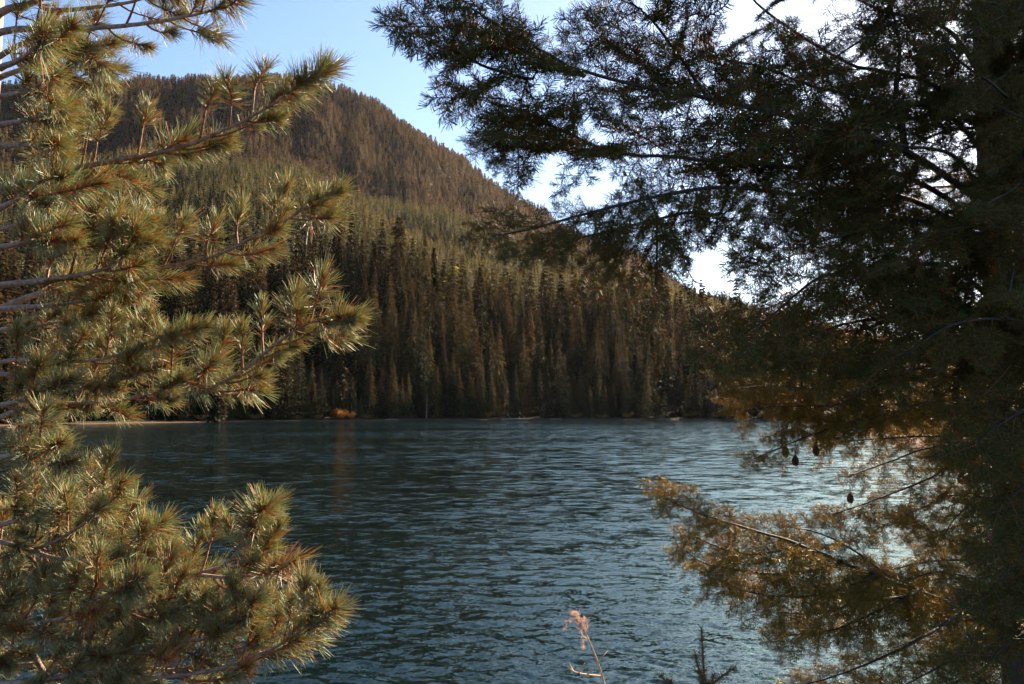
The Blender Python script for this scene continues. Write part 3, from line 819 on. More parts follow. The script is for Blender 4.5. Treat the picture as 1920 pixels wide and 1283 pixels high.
PB([(20, 345, 2.6), (140, 315, 2.5), (230, 300, 2.4), (330, 280, 2.35), (430, 240, 2.3), (500, 205, 2.25), (560, 165, 2.2), (588, 140, 2.2)], .013, start=.24, gap=.062, shoot=(.07, .17))
PB([(0, 392, 1.9), (40, 370, 1.85), (72, 345, 1.8)], .008, start=.6, gap=.08, attach=False)
PB([(0, 465, 2.2), (60, 450, 2.1), (115, 422, 2.05)], .009, start=.35, gap=.06, attach=False)
PB([(60, 555, 2.7), (150, 530, 2.6), (250, 515, 2.45), (330, 500, 2.4), (410, 480, 2.35), (470, 450, 2.3), (530, 420, 2.25), (580, 385, 2.2), (598, 355, 2.2)], .013, start=.25, gap=.07, shoot=(.06, .15))
PB([(0, 535, 2.4), (100, 522, 2.35), (200, 500, 2.3), (235, 465, 2.25), (252, 440, 2.25)], .011, start=.2, gap=.042, attach=False)
PB([(0, 580, 2.6), (90, 570, 2.55), (170, 560, 2.5), (230, 550, 2.5)], .011, start=.2, gap=.06, attach=False)
PB([(0, 682, 2.5), (100, 680, 2.45), (180, 678, 2.4), (250, 655, 2.35), (300, 635, 2.3), (345, 622, 2.3)], .010, start=.4, gap=.075)
PB([(30, 770, 2.6), (110, 758, 2.55), (190, 755, 2.45), (240, 750, 2.4), (330, 725, 2.3), (395, 698, 2.25)], .011, start=.22, gap=.055)
PB([(330, 735, 2.35), (430, 710, 2.3), (500, 655, 2.2), (560, 612, 2.15), (620, 590, 2.1), (650, 582, 2.1)], .008, start=.15, gap=.052, attach=False, shoot=(.05, .12))
PB([(0, 760, 2.4), (60, 745, 2.3), (110, 715, 2.3)], .009, start=.1, gap=.06, attach=False)
PB([(0, 858, 1.9), (60, 850, 1.85), (90, 842, 1.8)], .007, start=.4, gap=.08, attach=False, ts=.9)
PB([(0, 1035, 2.4), (80, 1022, 2.3), (140, 990, 2.2), (190, 955, 2.15), (228, 922, 2.1)], .010, start=.3, gap=.055)
PB([(0, 1070, 2.5), (150, 1090, 2.4), (290, 1082, 2.3), (350, 1080, 2.25), (420, 1063, 2.2), (452, 1028, 2.15), (478, 985, 2.1), (492, 950, 2.1)], .012, start=.3, gap=.055)
PB([(370, 1078, 2.25), (430, 1082, 2.2), (490, 1075, 2.15), (525, 1070, 2.1)], .006, start=.2, gap=.05, attach=False, rust=.4)
PB([(0, 1220, 2.4), (100, 1215, 2.3), (250, 1230, 2.25), (330, 1212, 2.2), (400, 1195, 2.15), (455, 1160, 2.1), (480, 1140, 2.1)], .013, start=.15, gap=.05)
PB([(120, 1290, 2.4), (280, 1275, 2.2), (400, 1258, 2.15), (500, 1220, 2.1), (560, 1185, 2.05), (618, 1143, 2.0)], .009, start=.15, gap=.05, attach=False)
PB([(0, 1172, 2.3), (120, 1160, 2.2), (190, 1120, 2.15), (262, 1090, 2.1)], .010, start=.15, gap=.045)
PB([(0, 985, 2.4), (60, 965, 2.3), (120, 935, 2.3)], .009, start=.15, gap=.05, attach=False)
PB([(150, 1170, 2.3), (240, 1150, 2.2), (330, 1130, 2.2), (410, 1130, 2.2)], .008, start=.1, gap=.05, attach=False)
PB([(0, 1100, 2.5), (90, 1060, 2.5), (170, 1040, 2.45), (260, 1010, 2.4), (300, 990, 2.4)], .009, start=.2, gap=.055)
PB([(0, 1283, 2.2), (90, 1275, 2.2), (180, 1260, 2.2), (260, 1265, 2.2)], .009, start=.1, gap=.045, attach=False, rust=.12)
PB([(0, 1130, 2.5), (100, 1120, 2.5), (210, 1130, 2.45), (330, 1110, 2.4), (385, 1085, 2.4)], .009, start=.1, gap=.05, attach=False)
PB([(0, 1250, 2.5), (120, 1240, 2.5), (230, 1200, 2.4), (340, 1170, 2.35), (440, 1170, 2.3)], .009, start=.1, gap=.05, attach=False)
PB([(230, 1240, 2.4), (330, 1255, 2.3), (420, 1225, 2.25), (520, 1190, 2.2), (560, 1150, 2.2)], .007, start=.1, gap=.055, attach=False)
PB([(0, 1015, 2.3), (50, 1030, 2.3), (120, 1050, 2.3), (200, 1040, 2.3), (270, 1050, 2.3)], .008, start=.1, gap=.05, attach=False)
PB([(0, 620, 2.6), (70, 610, 2.55), (130, 600, 2.5), (180, 580, 2.5)], .008, start=.1, gap=.055, attach=False)
PB([(0, 430, 2.6), (80, 410, 2.6), (160, 400, 2.55), (220, 370, 2.5)], .008, start=.1, gap=.055, attach=False)
PB([(40, 110, 2.8), (130, 95, 2.75), (210, 85, 2.7)], .007, start=.3, gap=.06, attach=False)
PB([(0, 700, 2.5), (60, 715, 2.5), (150, 720, 2.45), (230, 715, 2.4), (300, 690, 2.35)], .008, start=.1, gap=.06, attach=False)
PB([(100, 480, 2.4), (150, 450, 2.35), (210, 420, 2.3), (260, 430, 2.3)], .006, start=.1, gap=.055, attach=False)
print("tufts", tuft_count[0])

# ------------------------------------------------------------------ near Douglas firs at the right
def fir_frond(seed, L=.25, lat=.10, dens=640, nl=.026, gap=.052, W=.0018, mat=None):
    r = np.random.default_rng(seed); g = Geo(); twigs = []
    t = np.linspace(0, L, 9); ax = np.stack([t, .02 * np.sin(t * 9 + r.uniform(0, 6)), -.09 * (t / L) ** 2 * L], -1)
    twigs.append((ax, .0022)); s = L * .08; side = 1
    while s < L * .97:
        f = s / L; ll = lat * (1 - f * .8) * r.uniform(.6, 1.15); c = np.array([np.interp(s, t, ax[:, k]) for k in range(3)])
        a = math.radians(r.uniform(42, 62)) * side; d = np.array([math.cos(a), math.sin(a), r.normal() * .16])
        u = np.linspace(0, ll, 5)[:, None]; tw = c + d * u + np.array([.25, 0, -.5]) * (u ** 2) * 2.0 / (ll + .03) * .35
        twigs.append((tw, .0013))
        if ll > .055:
            for q in (.35, .6, .8):
                if r.random() < .75:
                    sb = r.choice([-1, 1]); a2 = a + sb * math.radians(r.uniform(35, 55)); l3 = ll * (1 - q) * r.uniform(.6, .95) + .012
                    c2 = np.array([np.interp(q * ll, u[:, 0], tw[:, k]) for k in range(3)])
                    d2 = np.array([math.cos(a2), math.sin(a2), r.normal() * .2]); u2 = np.linspace(0, l3, 4)[:, None]
                    twigs.append((c2 + d2 * u2, .001))
        s += gap * .5 * r.uniform(.7, 1.3); side = -side
    Pn, Dn = [], []
    for tw, rad in twigs:
        V, F = tube(tw, np.linspace(rad, rad * .6, len(tw)), 4); g.add(V, F, 1)
        ln = np.linalg.norm(tw[-1] - tw[0]); n = max(5, int(ln * dens)); q = np.clip((np.arange(n) + r.random(n)) / n, 0, 1); x = np.linspace(0, 1, len(tw))
        p = np.stack([np.interp(q, x, tw[:, k]) for k in range(3)], -1); T = norm(tw[-1] - tw[0])
        rad_d = norm(np.cross(np.tile(T, (n, 1)), r.normal(size=(n, 3))))
        rad_d[:, 2] = rad_d[:, 2] * .35 + .10; rad_d = norm(rad_d)
        ang = np.radians(np.interp(q, [0, .88, 1], [66, 56, 22])) * r.uniform(.92, 1.08, n)
        Dn.append(norm(T * np.cos(ang)[:, None] + rad_d * np.sin(ang)[:, None])); Pn.append(p)
    Pn = np.concatenate(Pn); Dn = np.concatenate(Dn)
    needle_set(g, Pn, Dn, nl * r.uniform(.8, 1.08, len(Pn)), W, 0, .12, r, mid=False)
    return g.data("needle_spray", [mat or M_fir, M_ftwig])
sprays = [fir_frond(800 + k, L=.24 + .035 * (k % 4), lat=.13 + .025 * (k % 3), nl=.028, dens=600, gap=.066, W=.0021) for k in range(8)]
slims = [fir_frond(850 + k, L=.20 + .02 * k, lat=.07, gap=.12, nl=.028, dens=600, W=.0021) for k in range(4)]

sunlit_sprays = [fir_frond(830 + k, L=.20 + .03 * (k % 4), lat=.09 + .02 * (k % 3), gap=.05, dens=480, W=.0023, nl=.027, mat=M_fir2) for k in range(8)]
KINDS = [sprays, slims, sunlit_sprays]
OFF = [0, 8, 12]
fr_ = np.random.default_rng(99)
def make_fir(px_base, depth, label, cat, tilt_px, r0):
    b = wpt(px_base, 1283, depth); b[2] = float(terrain_z(b[:1], b[1:2])[0]) - .05
    root = empty("fir_tree", b); tag(root, label, cat)
    top = wpt(tilt_px, 0, depth + .1); z = np.linspace(0, 7.8, 40)
    X = (top[0] - b[0]) * z / (top[2] - b[2]); Yv = (top[1] - b[1]) * z / (top[2] - b[2])
    P = np.stack([X + .02 * np.sin(z * 1.3), Yv, z], -1)
    g = Geo(); V, F = tube(P, np.interp(z, [0, 7.8], [r0, r0 * .35]), 16); g.add(V, F, 0)
    link("trunk", g.data("trunk", M_fbark, True), root)
    def at(zz): return np.array([np.interp(zz - b[2], z, P[:, 0]) + b[0], np.interp(zz - b[2], z, P[:, 1]) + b[1], zz])
    return {"root": root, "b": b, "at": at, "n": 0, "more": [], "proto": {}, "curves": []}

def fir_branch(T_, pts, r0=.011, start=.12, gap=.06, s=(.75, 1.15), face=.6, droop=.15, attach=True, drop=.10, kind=None, sides=(1, -1), tip=True, back=0.0):
    W = [wpt(*q) for q in pts]
    if attach: W = [T_["at"](W[0][2] - drop)] + W
    if not attach: W = snap(T_["curves"], W)
    S = spline(W, .03); n = len(S); T_["curves"].append(S); S = S + np.cumsum(fr_.normal(size=S.shape) * .0008, 0)
    g = Geo(); V, F = tube(S, np.interp(np.linspace(0, 1, n), [0, 1], [r0, .0022]), 7); g.add(V, F, 0)
    seg = np.concatenate([[0], np.cumsum(np.linalg.norm(np.diff(S, axis=0), axis=1))]); tot = seg[-1]; T = norm(np.gradient(S, axis=0))
    org = S[0]; br = link("branch", g.data("branch", [M_fbark], True, offset=org), T_["root"], Vector(org - T_["b"]))
    meshes = kind or sprays; d_ = tot * start; q = 0
    def put(p, D, nn, k):
        X = norm(D); Z = norm(nn - X * np.dot(nn, X)); Y = np.cross(Z, X)
        if fr_.random() < .5: Y = -Y; Z = -Z
        M = Matrix(((X[0], Y[0], Z[0]), (X[1], Y[1], Z[1]), (X[2], Y[2], Z[2]))) * k
        M = M.to_4x4(); M.translation = Vector(p - org)
        T_["n"] += 1; vi = int(fr_.integers(0, len(meshes)))
        if T_["n"] > 290:
            e = M.to_euler('XYZ'); T_["more"].append((*(p - T_["b"]), *e, k, vi + OFF[[m is meshes for m in KINDS].index(True)])); return
        o = link("needle_spray", meshes[vi], br); o.matrix_local = M; T_["proto"][vi + OFF[[m is meshes for m in KINDS].index(True)]] = o
    while d_ < tot * .985:
        i = min(int(np.searchsorted(seg, d_)), n - 1); f = d_ / tot
        C = norm(-S[i] + [0, 0, CAM_H]); nn = norm(C * face * fr_.uniform(.6, 1.3) + UP * (1 - face) + fr_.normal(size=3) * .22)
        sd = norm(np.cross(nn, T[i])) * sides[q % len(sides)]
        D = norm(T[i] * fr_.uniform(.5, .95) + sd * fr_.uniform(.6, 1.0) - UP * droop * fr_.uniform(.3, 1.5) + fr_.normal(size=3) * .08)
        put(S[i], D, nn, fr_.uniform(*s) * (1.1 - .5 * f)); d_ += gap * fr_.uniform(.65, 1.35); q += 1
    if tip:
        C = norm(-S[-1] + [0, 0, CAM_H]); put(S[-1] - T[-1] * .04, T[-1], norm(C + UP * .3), .8 * np.mean(s))
    return br

near = make_fir(1905, 2.7, "near Douglas fir whose dark branches hang over the upper right half", "fir", 1868, .085)
FB = lambda *a, **k: fir_branch(near, *a, **k)
FB([(1700, 290, 2.4), (1500, 230, 2.1), (1330, 190, 1.95), (1160, 160, 1.8), (1000, 115, 1.7), (900, 86, 1.62)], .013, start=.28, gap=0.041, s=(0.74, 1.20))
FB([(1325, 188, 1.95), (1270, 100, 1.9), (1225, 40, 1.85), (1185, 5, 1.8)], .005, start=.1, gap=0.044, attach=False, s=(0.68, 1.03))
FB([(1090, 140, 1.75), (1000, 85, 1.7), (930, 45, 1.65), (885, 15, 1.6)], .004, start=.3, gap=0.069, attach=False, s=(0.60, 0.80), kind=slims)
FB([(1000, 150, 1.7), (900, 120, 1.65), (870, 95, 1.62), (840, 82, 1.6)], .004, start=.1, gap=0.044, attach=False, s=(0.60, 0.84))
FB([(1700, 330, 2.4), (1500, 315, 2.1), (1300, 300, 1.9), (1160, 290, 1.8), (1050, 245, 1.7), (985, 212, 1.65), (925, 195, 1.6)], .010, start=.35, gap=0.044, s=(0.68, 1.16))
FB([(1160, 290, 1.8), (1080, 280, 1.75), (1000, 275, 1.7), (930, 285, 1.65)], .004, start=.1, gap=0.044, attach=False, s=(.45, .62))
FB([(1700, 370, 2.4), (1500, 360, 2.1), (1350, 345, 1.95), (1200, 368, 1.8), (1080, 400, 1.7), (990, 425, 1.65), (925, 440, 1.6)], .010, start=.33, gap=.03, s=(.45, .72), sides=(1, 1, -1), droop=.55)
FB([(1350, 400, 2.0), (1290, 400, 1.9), (1210, 420, 1.85), (1140, 440, 1.8), (1050, 455, 1.75)], .005, start=.15, gap=0.044, attach=False, s=(.5, .7), sides=(1,), droop=.25)
FB([(1230, 400, 1.8), (1235, 470, 1.8), (1232, 540, 1.8)], .003, start=.1, gap=0.034, attach=False, s=(0.60, 0.80), kind=slims, droop=.5)
FB([(1180, 410, 1.8), (1170, 450, 1.8), (1150, 490, 1.8)], .003, start=.1, gap=0.039, attach=False, s=(0.60, 0.80), kind=slims, droop=.5)
FB([(1750, 420, 2.4), (1640, 430, 2.2), (1540, 450, 2.1), (1480, 470, 2.05)], .009, start=.3, gap=0.049, s=(0.81, 1.16), droop=.5)
FB([(1780, 500, 2.4), (1650, 510, 2.2), (1540, 520, 2.1), (1450, 590, 2.0), (1400, 625, 1.95)], .009, start=.25, gap=0.044, s=(0.81, 1.20), droop=.6)
FB([(1780, 560, 2.4), (1680, 590, 2.3), (1580, 610, 2.2), (1480, 640, 2.1)], .009, start=.2, gap=0.049, s=(0.81, 1.16), droop=.6)
FB([(1750, 160, 2.5), (1600, 120, 2.3), (1500, 60, 2.2), (1420, 0, 2.1), (1380, -60, 2.1)], .009, start=.2, gap=0.062, s=(0.70, 0.95))
FB([(1780, 60, 2.5), (1650, 20, 2.4), (1540, -40, 2.3)], .009, start=.15, gap=0.062, s=(0.80, 1.14))
FB([(1780, 220, 2.5), (1650, 190, 2.3), (1540, 170, 2.2), (1430, 130, 2.1), (1330, 110, 2.05)], .009, start=.2, gap=0.062, s=(0.60, 0.95))
FB([(1700, 290, 2.4), (1680, 180, 2.4), (1685, 80, 2.35), (1660, -20, 2.35)], .011, start=.2, gap=0.075, attach=False, s=(0.60, 0.85))
FB([(1800, 300, 2.3), (1700, 270, 2.1), (1600, 250, 2.0), (1520, 260, 2.0)], .009, start=.15, gap=0.062, s=(0.60, 0.85))
FB([(1930, 250, 2.2), (1880, 180, 2.0), (1800, 120, 1.9), (1760, 60, 1.9)], .008, start=.15, gap=0.062, s=(0.60, 0.85))
FB([(1940, 450, 2.3), (1850, 430, 2.1), (1760, 440, 2.0), (1690, 480, 2.0)], .008, start=.15, gap=0.056, s=(0.60, 0.85), droop=.4)
FB([(1940, 620, 2.3), (1850, 600, 2.1), (1770, 620, 2.0), (1700, 670, 2.0)], .008, start=.15, gap=0.056, s=(0.60, 0.85), droop=.5)
FB([(1940, 40, 2.3), (1880, 10, 2.1), (1800, -10, 2.0)], .008, start=.1, gap=0.062, s=(0.60, 0.85))
rb = np.random.default_rng(12)
for k in range(15):      # boughs that fill the body of the crown around the trunk, in view; those beyond the frame added to shade trunk and foliage
    y0 = -250 + k * 72; inward = k % 3 != 2
    if inward:
        L = rb.uniform(200, 430) if y0 < 300 else rb.uniform(150, 260); d1 = rb.uniform(1.9, 2.6)
        FB([(1840, y0 - 10, 2.6), (1840 - L * .5, y0 + rb.uniform(-30, 30), (2.6 + d1) / 2), (1840 - L, y0 + rb.uniform(0, 90), d1)], .008, start=.12, gap=.045, s=(0.60, 0.95), droop=.35, drop=.05)
    elif k < 22:
        L = rb.uniform(300, 800); d1 = rb.uniform(1.9, 3.4)
        FB([(1960, y0, 2.65), (1960 + L * .5, y0 + 20, (2.65 + d1) / 2), (1960 + L, y0 + 70, d1)], .009, start=.1, gap=.045, s=(1.1, 1.7), droop=.3, drop=.05)
for k in range(4):       # short boughs coming towards the lens in front of the trunk
    y0 = -20 + k * 165; FB([(1890, y0, 2.4), (1870 + rb.uniform(-50, 50), y0 + 30, 2.1), (1850 + rb.uniform(-90, 90), y0 + 80, 1.9)], .004, start=.15, gap=.04, s=(0.60, 0.85), droop=.3, drop=.03)
for k in range(5):       # low boughs sweeping in front of the trunk
    y0 = 600 + k * 140; FB([(2020, y0, 2.35), (1950, y0 + 15, 2.25), (1900, y0 + 40, 2.2), (1850 + rb.uniform(-20, 30), y0 + 85, 2.15)], .006, start=.05, gap=.04, s=(.8, 1.1), droop=.35, drop=.03)
for y0 in (90, 170, 260):
    FB([(1935, y0, 2.6), (1990, y0 + 20, 2.5), (2070, y0 + 60, 2.4)], .006, start=.0, gap=.035, s=(.8, 1.1), droop=.4, drop=.03)
print("near fir sprays", near["n"]); more_sprays(near)

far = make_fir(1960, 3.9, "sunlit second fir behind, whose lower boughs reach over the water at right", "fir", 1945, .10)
GB = lambda *a, **k: fir_branch(far, *a, **{'kind': sunlit_sprays, **k})
GB([(1760, 745, 3.5), (1650, 740, 3.3), (1550, 730, 3.15), (1450, 722, 3.0), (1375, 730, 2.9)], .012, start=.3, gap=0.036, s=(0.60, 0.95), face=.5)
GB([(1500, 690, 3.1), (1440, 690, 3.0), (1390, 700, 2.95), (1350, 690, 2.9)], .006, start=.1, gap=0.036, attach=False, s=(0.60, 0.80), face=.5)
GB([(1700, 770, 3.4), (1600, 790, 3.2), (1520, 820, 3.05), (1450, 850, 3.0), (1415, 865, 2.95)], .008, start=.3, gap=0.043, s=(0.60, 0.80), face=.5, droop=.4)
GB([(1560, 790, 3.2), (1510, 780, 3.1), (1460, 800, 3.05)], .005, start=.1, gap=0.043, attach=False, s=(0.60, 0.80), droop=.3)
GB([(1800, 870, 3.5), (1750, 890, 3.4), (1680, 920, 3.3), (1610, 945, 3.2), (1560, 962, 3.15)], .009, start=.3, gap=0.050, s=(0.60, 0.80), droop=.5)
GB([(1840, 850, 3.5), (1750, 840, 3.4), (1660, 870, 3.3), (1590, 895, 3.2)], .008, start=.3, gap=0.065, s=(0.60, 0.80), droop=.5)
GB([(1800, 930, 3.5), (1740, 950, 3.4), (1680, 980, 3.3), (1630, 1005, 3.25)], .008, start=.3, gap=0.050, s=(0.60, 0.80), droop=.5)
GB([(1850, 1150, 3.4), (1720, 1108, 3.2), (1600, 1062, 3.0), (1500, 1020, 2.9), (1400, 988, 2.8), (1310, 958, 2.7), (1245, 930, 2.65)], .015, start=.2, gap=0.027, s=(0.60, 0.90), face=.55, droop=.5)
GB([(1560, 1060, 3.0), (1480, 1075, 2.9), (1400, 1070, 2.85), (1320, 1055, 2.8), (1280, 1030, 2.75)], .006, start=.1, gap=0.036, attach=False, s=(0.60, 0.80), droop=.5)
GB([(1640, 1080, 3.0), (1560, 1110, 2.95), (1480, 1120, 2.9), (1400, 1110, 2.85), (1340, 1085, 2.8)], .006, start=.1, gap=0.036, attach=False, s=(0.60, 0.80), droop=.5)
GB([(1720, 1110, 3.1), (1640, 1150, 3.0), (1570, 1180, 2.95), (1500, 1190, 2.9), (1450, 1200, 2.85)], .007, start=.1, gap=0.035, attach=False, s=(0.60, 0.81), droop=.5)
GB([(1800, 1150, 3.2), (1720, 1200, 3.0), (1640, 1240, 2.95), (1560, 1270, 2.9), (1500, 1285, 2.9)], .008, start=.1, gap=0.036, attach=False, s=(0.60, 0.85), droop=.5)
GB([(1880, 1200, 3.2), (1800, 1230, 3.0), (1720, 1270, 2.9), (1650, 1310, 2.9)], .009, start=.1, gap=0.036, s=(0.60, 0.85), droop=.4)
GB([(1880, 1040, 3.5), (1800, 1020, 3.3), (1740, 990, 3.2), (1700, 960, 3.1)], .008, start=.15, gap=0.043, s=(0.60, 0.80), droop=.3)
GB([(1880, 1100, 3.3), (1820, 1080, 3.1), (1760, 1070, 3.0), (1700, 1085, 3.0)], .008, start=.1, gap=0.036, s=(0.60, 0.85), droop=.4)
GB([(1900, 960, 3.4), (1850, 930, 3.2), (1800, 960, 3.1), (1770, 1000, 3.1)], .008, start=.1, gap=0.036, s=(0.60, 0.80), droop=.4)
GB([(1900, 660, 3.6), (1800, 640, 3.4), (1700, 650, 3.3), (1600, 660, 3.2), (1520, 650, 3.1)], .010, start=.15, gap=0.043, s=(0.70, 1.04), droop=.3)
GB([(1900, 800, 3.5), (1820, 770, 3.3), (1740, 760, 3.2), (1670, 780, 3.15)], .009, start=.1, gap=0.036, s=(0.70, 0.95), droop=.4)
GB([(1930, 860, 3.2), (1870, 830, 3.0), (1810, 830, 2.95), (1780, 860, 2.9)], .008, start=.1, gap=0.036, s=(0.60, 0.85), droop=.4)
for k in range(13):
    y0 = 350 + k * 78; L = rb.uniform(150, 400); d1 = rb.uniform(3.0, 4.2); sg = 1 if k % 5 == 2 else -1
    GB([(1900 if sg < 0 else 2000, y0, 3.7), (1900 + sg * L * .5, y0 + rb.uniform(-6, 12), (3.7 + d1) / 2), (1900 + sg * L, y0 + rb.uniform(0, 80), d1)], .009, start=.1, gap=0.040, s=(0.70, 1.04), droop=.35, drop=.05)
GB([(1600, 715, 3.2), (1520, 690, 3.1), (1450, 665, 3.05), (1400, 650, 3.0)], .006, start=.1, gap=.04, attach=False, s=(.6, .85), droop=.3)
GB([(1700, 700, 3.4), (1620, 670, 3.3), (1540, 640, 3.2), (1480, 600, 3.15)], .007, start=.1, gap=.045, attach=False, s=(.6, .9), droop=.3)
GB([(1650, 745, 3.3), (1560, 760, 3.15), (1470, 760, 3.0), (1400, 770, 2.95)], .006, start=.1, gap=.04, attach=False, s=(.6, .85), droop=.4)
GB([(1500, 1025, 2.9), (1430, 1040, 2.85), (1370, 1035, 2.8), (1310, 1010, 2.75)], .005, start=.1, gap=.04, attach=False, s=(.6, .8), droop=.6)
GB([(1700, 1110, 3.1), (1610, 1130, 3.0), (1530, 1150, 2.95), (1460, 1150, 2.9)], .006, start=.1, gap=.04, attach=False, s=(.6, .85), droop=.5)
GB([(1680, 1100, 3.15), (1600, 1030, 3.1), (1540, 1000, 3.05), (1480, 985, 3.0)], .005, start=.2, gap=.05, attach=False, s=(.6, .8), droop=.1)
GB([(1850, 1250, 3.1), (1760, 1290, 3.0), (1660, 1300, 2.95), (1560, 1310, 2.9)], .007, start=.1, gap=.045, attach=False, s=(.7, .9), droop=.1)
print("far fir sprays", far["n"]); more_sprays(far)

def cone(px, py, d, L=.034):
    b = wpt(px, py, d); g = Geo(); r = np.random.default_rng(int(px))
    V, F = tube([(0, 0, .03), (0, 0, 0), (0, 0, -L)], [.0012, .003, .002], 5); g.add(V, F, 0)
    for k in range(46):
        f = k / 46; a = k * 2.4; R = .0105 * math.sin(math.pi * (.12 + .82 * f)) + .001; z = -L * f
        c = np.array([math.cos(a) * R, math.sin(a) * R, z]); o_ = np.array([math.cos(a), math.sin(a), 0]); t_ = np.array([-math.sin(a), math.cos(a), 0])
        V = [c * [.3, .3, 1] + [0, 0, .004], c + t_ * .005, c + o_ * .003 - [0, 0, .008], c - t_ * .005, c * [.5, .5, 1] - [0, 0, .004]]
        g.add(V, [(0, 1, 2), (0, 2, 3), (4, 2, 1), (4, 3, 2)], 0)
    link("hanging_cone", g.data("hanging_cone", M_cone), far["root"], Vector(b - far["b"]))
for q in ((1473, 838, 3.02), (1491, 855, 3.02), (1530, 836, 3.05), (1594, 926, 3.2), (1480, 628, 3.1)): cone(*q)

# broken limb stub and the pale dead stick beside the trunk
g = Geo(); Pp = [wpt(1960, 868, 3.55), wpt(1880, 880, 3.4), wpt(1802, 900, 3.3)]; V, F = tube(Pp, [.03, .026, .019], 9); g.add(V, F, 0)
ob = link("broken_stub", g.data("broken_stub", M_fbark, offset=Pp[0]), far["root"], Vector(Pp[0] - far["b"]))
g = Geo(); Pp = [wpt(1940, 1205, 2.9), wpt(1897, 1208, 2.8), wpt(1846, 1212, 2.75)]; V, F = tube(Pp, [.009, .0075, .004], 7); g.add(V, F, 0)
ob = link("dead_twig", g.data("dead_twig", M_dead, offset=Pp[0]), far["root"], Vector(Pp[0] - far["b"]))

# ------------------------------------------------------------------ small plants at the bottom edge
def weed():
    b = wpt(1150, 1330, 2.6); gz = float(terrain_z(b[:1], b[1:2])[0]); base = np.array([b[0] + .03, b[1], gz])
    o = empty("dry_weed", base); g = Geo()
    W = [base, wpt(1160, 1400, 2.6), wpt(1134, 1285, 2.6), wpt(1120, 1240, 2.6), wpt(1106, 1205, 2.6), wpt(1093, 1178, 2.6), wpt(1080, 1160, 2.6)]
    S = spline(W, .03); V, F = tube(S - base, np.linspace(.0062, .0022, len(S)), 6); g.add(V, F, 0)
    link("stalk", g.data("stalk", M_stalk, True), o)
    for pts in ([(1127, 1268, 2.6), (1100, 1265, 2.58), (1078, 1260, 2.56), (1066, 1252, 2.55)], [(1122, 1243, 2.6), (1130, 1232, 2.6), (1139, 1221, 2.62)],
                [(1085, 1262, 2.57), (1091, 1253, 2.57), (1096, 1244, 2.57)], [(1074, 1258, 2.56), (1070, 1250, 2.56), (1068, 1243, 2.56)], [(1102, 1264, 2.58), (1110, 1258, 2.58), (1116, 1253, 2.58)]):
        P = [wpt(*q) for q in pts]; S = spline(P, .01); g = Geo(); V, F = tube(S - P[0], np.linspace(.0032, .0012, len(S)), 5); g.add(V, F, 0)
        link("side_twig", g.data("side_twig", M_stalk), o, Vector(P[0] - base))
    r = np.random.default_rng(4)
    heads = [[(1093, 1178), (1086, 1162), (1082, 1150), (1071, 1148)], [(1098, 1185), (1100, 1172), (1098, 1160), (1090, 1165)], [(1090, 1172), (1078, 1163), (1066, 1164), (1057, 1176)],
             [(1104, 1200), (1094, 1195), (1092, 1208), (1093, 1214)], [(1085, 1165), (1082, 1152), (1076, 1150), (1084, 1158)], [(1096, 1180), (1092, 1170), (1087, 1172), (1089, 1184)]]
    for hd in heads:
        P = np.array([wpt(a, c, 2.6 + r.normal() * .012) for a, c in hd]); S = spline(P, .004); g = Geo()
        V, F = tube(S - P[0], np.linspace(.0016, .0007, len(S)), 4); g.add(V, F, 0, None, np.full(len(V), .1))
        k = r.integers(0, len(S), 90); T = norm(np.gradient(S, axis=0))[k]
        needle_set(g, S[k] - P[0], norm(T * .8 + norm(r.normal(size=(90, 3))) * .7), r.uniform(.006, .016, 90), .0009, 0, .4, r)
        link("seed_head", g.data("seed_head", M_fluff), o, Vector(P[0] - base))
    tag(o, "dried weed stalk with a pale pink curling seed head above the near water", "weed")
weed()

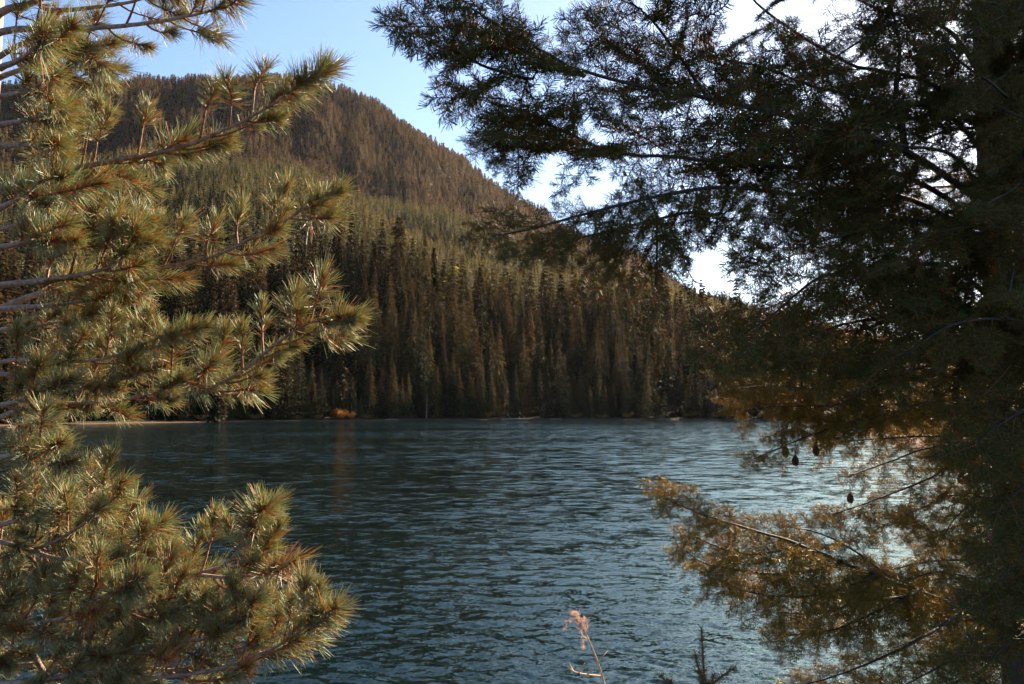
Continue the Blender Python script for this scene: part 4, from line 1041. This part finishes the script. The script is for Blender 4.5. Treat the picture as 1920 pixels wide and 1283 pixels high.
def sapling(px, pts_list, d, label):
    b = wpt(px, 1400, d); gz = float(terrain_z(b[:1], b[1:2])[0]); base = np.array([b[0], b[1], gz]); o = empty("fir_sapling", base)
    r = np.random.default_rng(int(px)); tb = wpt(px, 1283, d)
    g = Geo(); S = spline([base, (base + tb) / 2 + [.01, 0, 0], tb], .05); V, F = tube(S - base, np.linspace(.012, .006, len(S)), 8); g.add(V, F, 0)
    link("trunk", g.data("trunk", M_fbark, True), o)
    for pts in pts_list:
        P = [wpt(*q) for q in pts]; S = spline(P, .01); g = Geo(); V, F = tube(S - P[0], np.linspace(.0045, .002, len(S)), 6); g.add(V, F, 1)
        ln = len(S) * .01; n = int(ln * 1500); q = r.uniform(0, len(S) - 1.01, n); i = q.astype(int); p = S[i] + (S[i + 1] - S[i]) * (q - i)[:, None]
        T = norm(np.gradient(S, axis=0))[i]; rd = norm(np.cross(T, r.normal(size=(n, 3))))
        f = q / len(S); an = np.radians(np.interp(f, [0, .9, 1], [62, 52, 25]))[:, None]
        needle_set(g, p - P[0], norm(T * np.cos(an) + rd * np.sin(an)), r.uniform(.012, .02, n), .0013, 0, .12, r, mid=False)
        link("shoot", g.data("shoot", [M_fir, M_ftwig]), o, Vector(P[0] - base))
    tag(o, label, "sapling", "fir saplings at the bottom edge")
D_ = 2.5
sapling(1325, [[(1326, 1300, D_), (1320, 1262, D_), (1317, 1215, D_), (1315, 1178, D_)], [(1325, 1290, D_), (1313, 1262, D_), (1306, 1240, D_), (1303, 1226, D_)],
               [(1325, 1292, D_), (1345, 1275, D_ - .03), (1362, 1262, D_ - .05), (1378, 1252, D_ - .06)], [(1326, 1300, D_), (1334, 1280, D_ + .05), (1340, 1262, D_ + .06)],
               [(1324, 1300, D_), (1316, 1285, D_ + .06), (1312, 1265, D_ + .06)]], D_, "dark fir sapling leader pointing up from the bottom edge, right of the weed")
sapling(1262, [[(1270, 1310, D_), (1254, 1284, D_), (1238, 1266, D_)], [(1272, 1310, D_), (1262, 1290, D_), (1256, 1278, D_)]], D_, "small fir sapling tip barely rising into view left of the taller sapling")

# ------------------------------------------------------------------ air
hz = bpy.data.materials.new("haze"); hz.use_nodes = True; nt = hz.node_tree
for n in list(nt.nodes): nt.nodes.remove(n)
out = nt.nodes.new("ShaderNodeOutputMaterial"); pv = nt.nodes.new("ShaderNodeVolumePrincipled")
pv.inputs["Density"].default_value = .000006; pv.inputs["Color"].default_value = (.9, .88, .95, 1); pv.inputs["Anisotropy"].default_value = .5
nt.links.new(pv.outputs[0], out.inputs["Volume"])
x0, x1, y0, y1, z0, z1 = -3000, 3000, -3000, 3000, -7, 950
V = [(x, y, z) for z in (z0, z1) for y in (y0, y1) for x in (x0, x1)]
F = [(0, 2, 3, 1), (4, 5, 7, 6), (0, 1, 5, 4), (2, 6, 7, 3), (0, 4, 6, 2), (1, 3, 7, 5)]
o = mesh_obj("haze", V, F, hz); tag(o, "thin sunlit haze over the lake and mountain", kind="stuff")
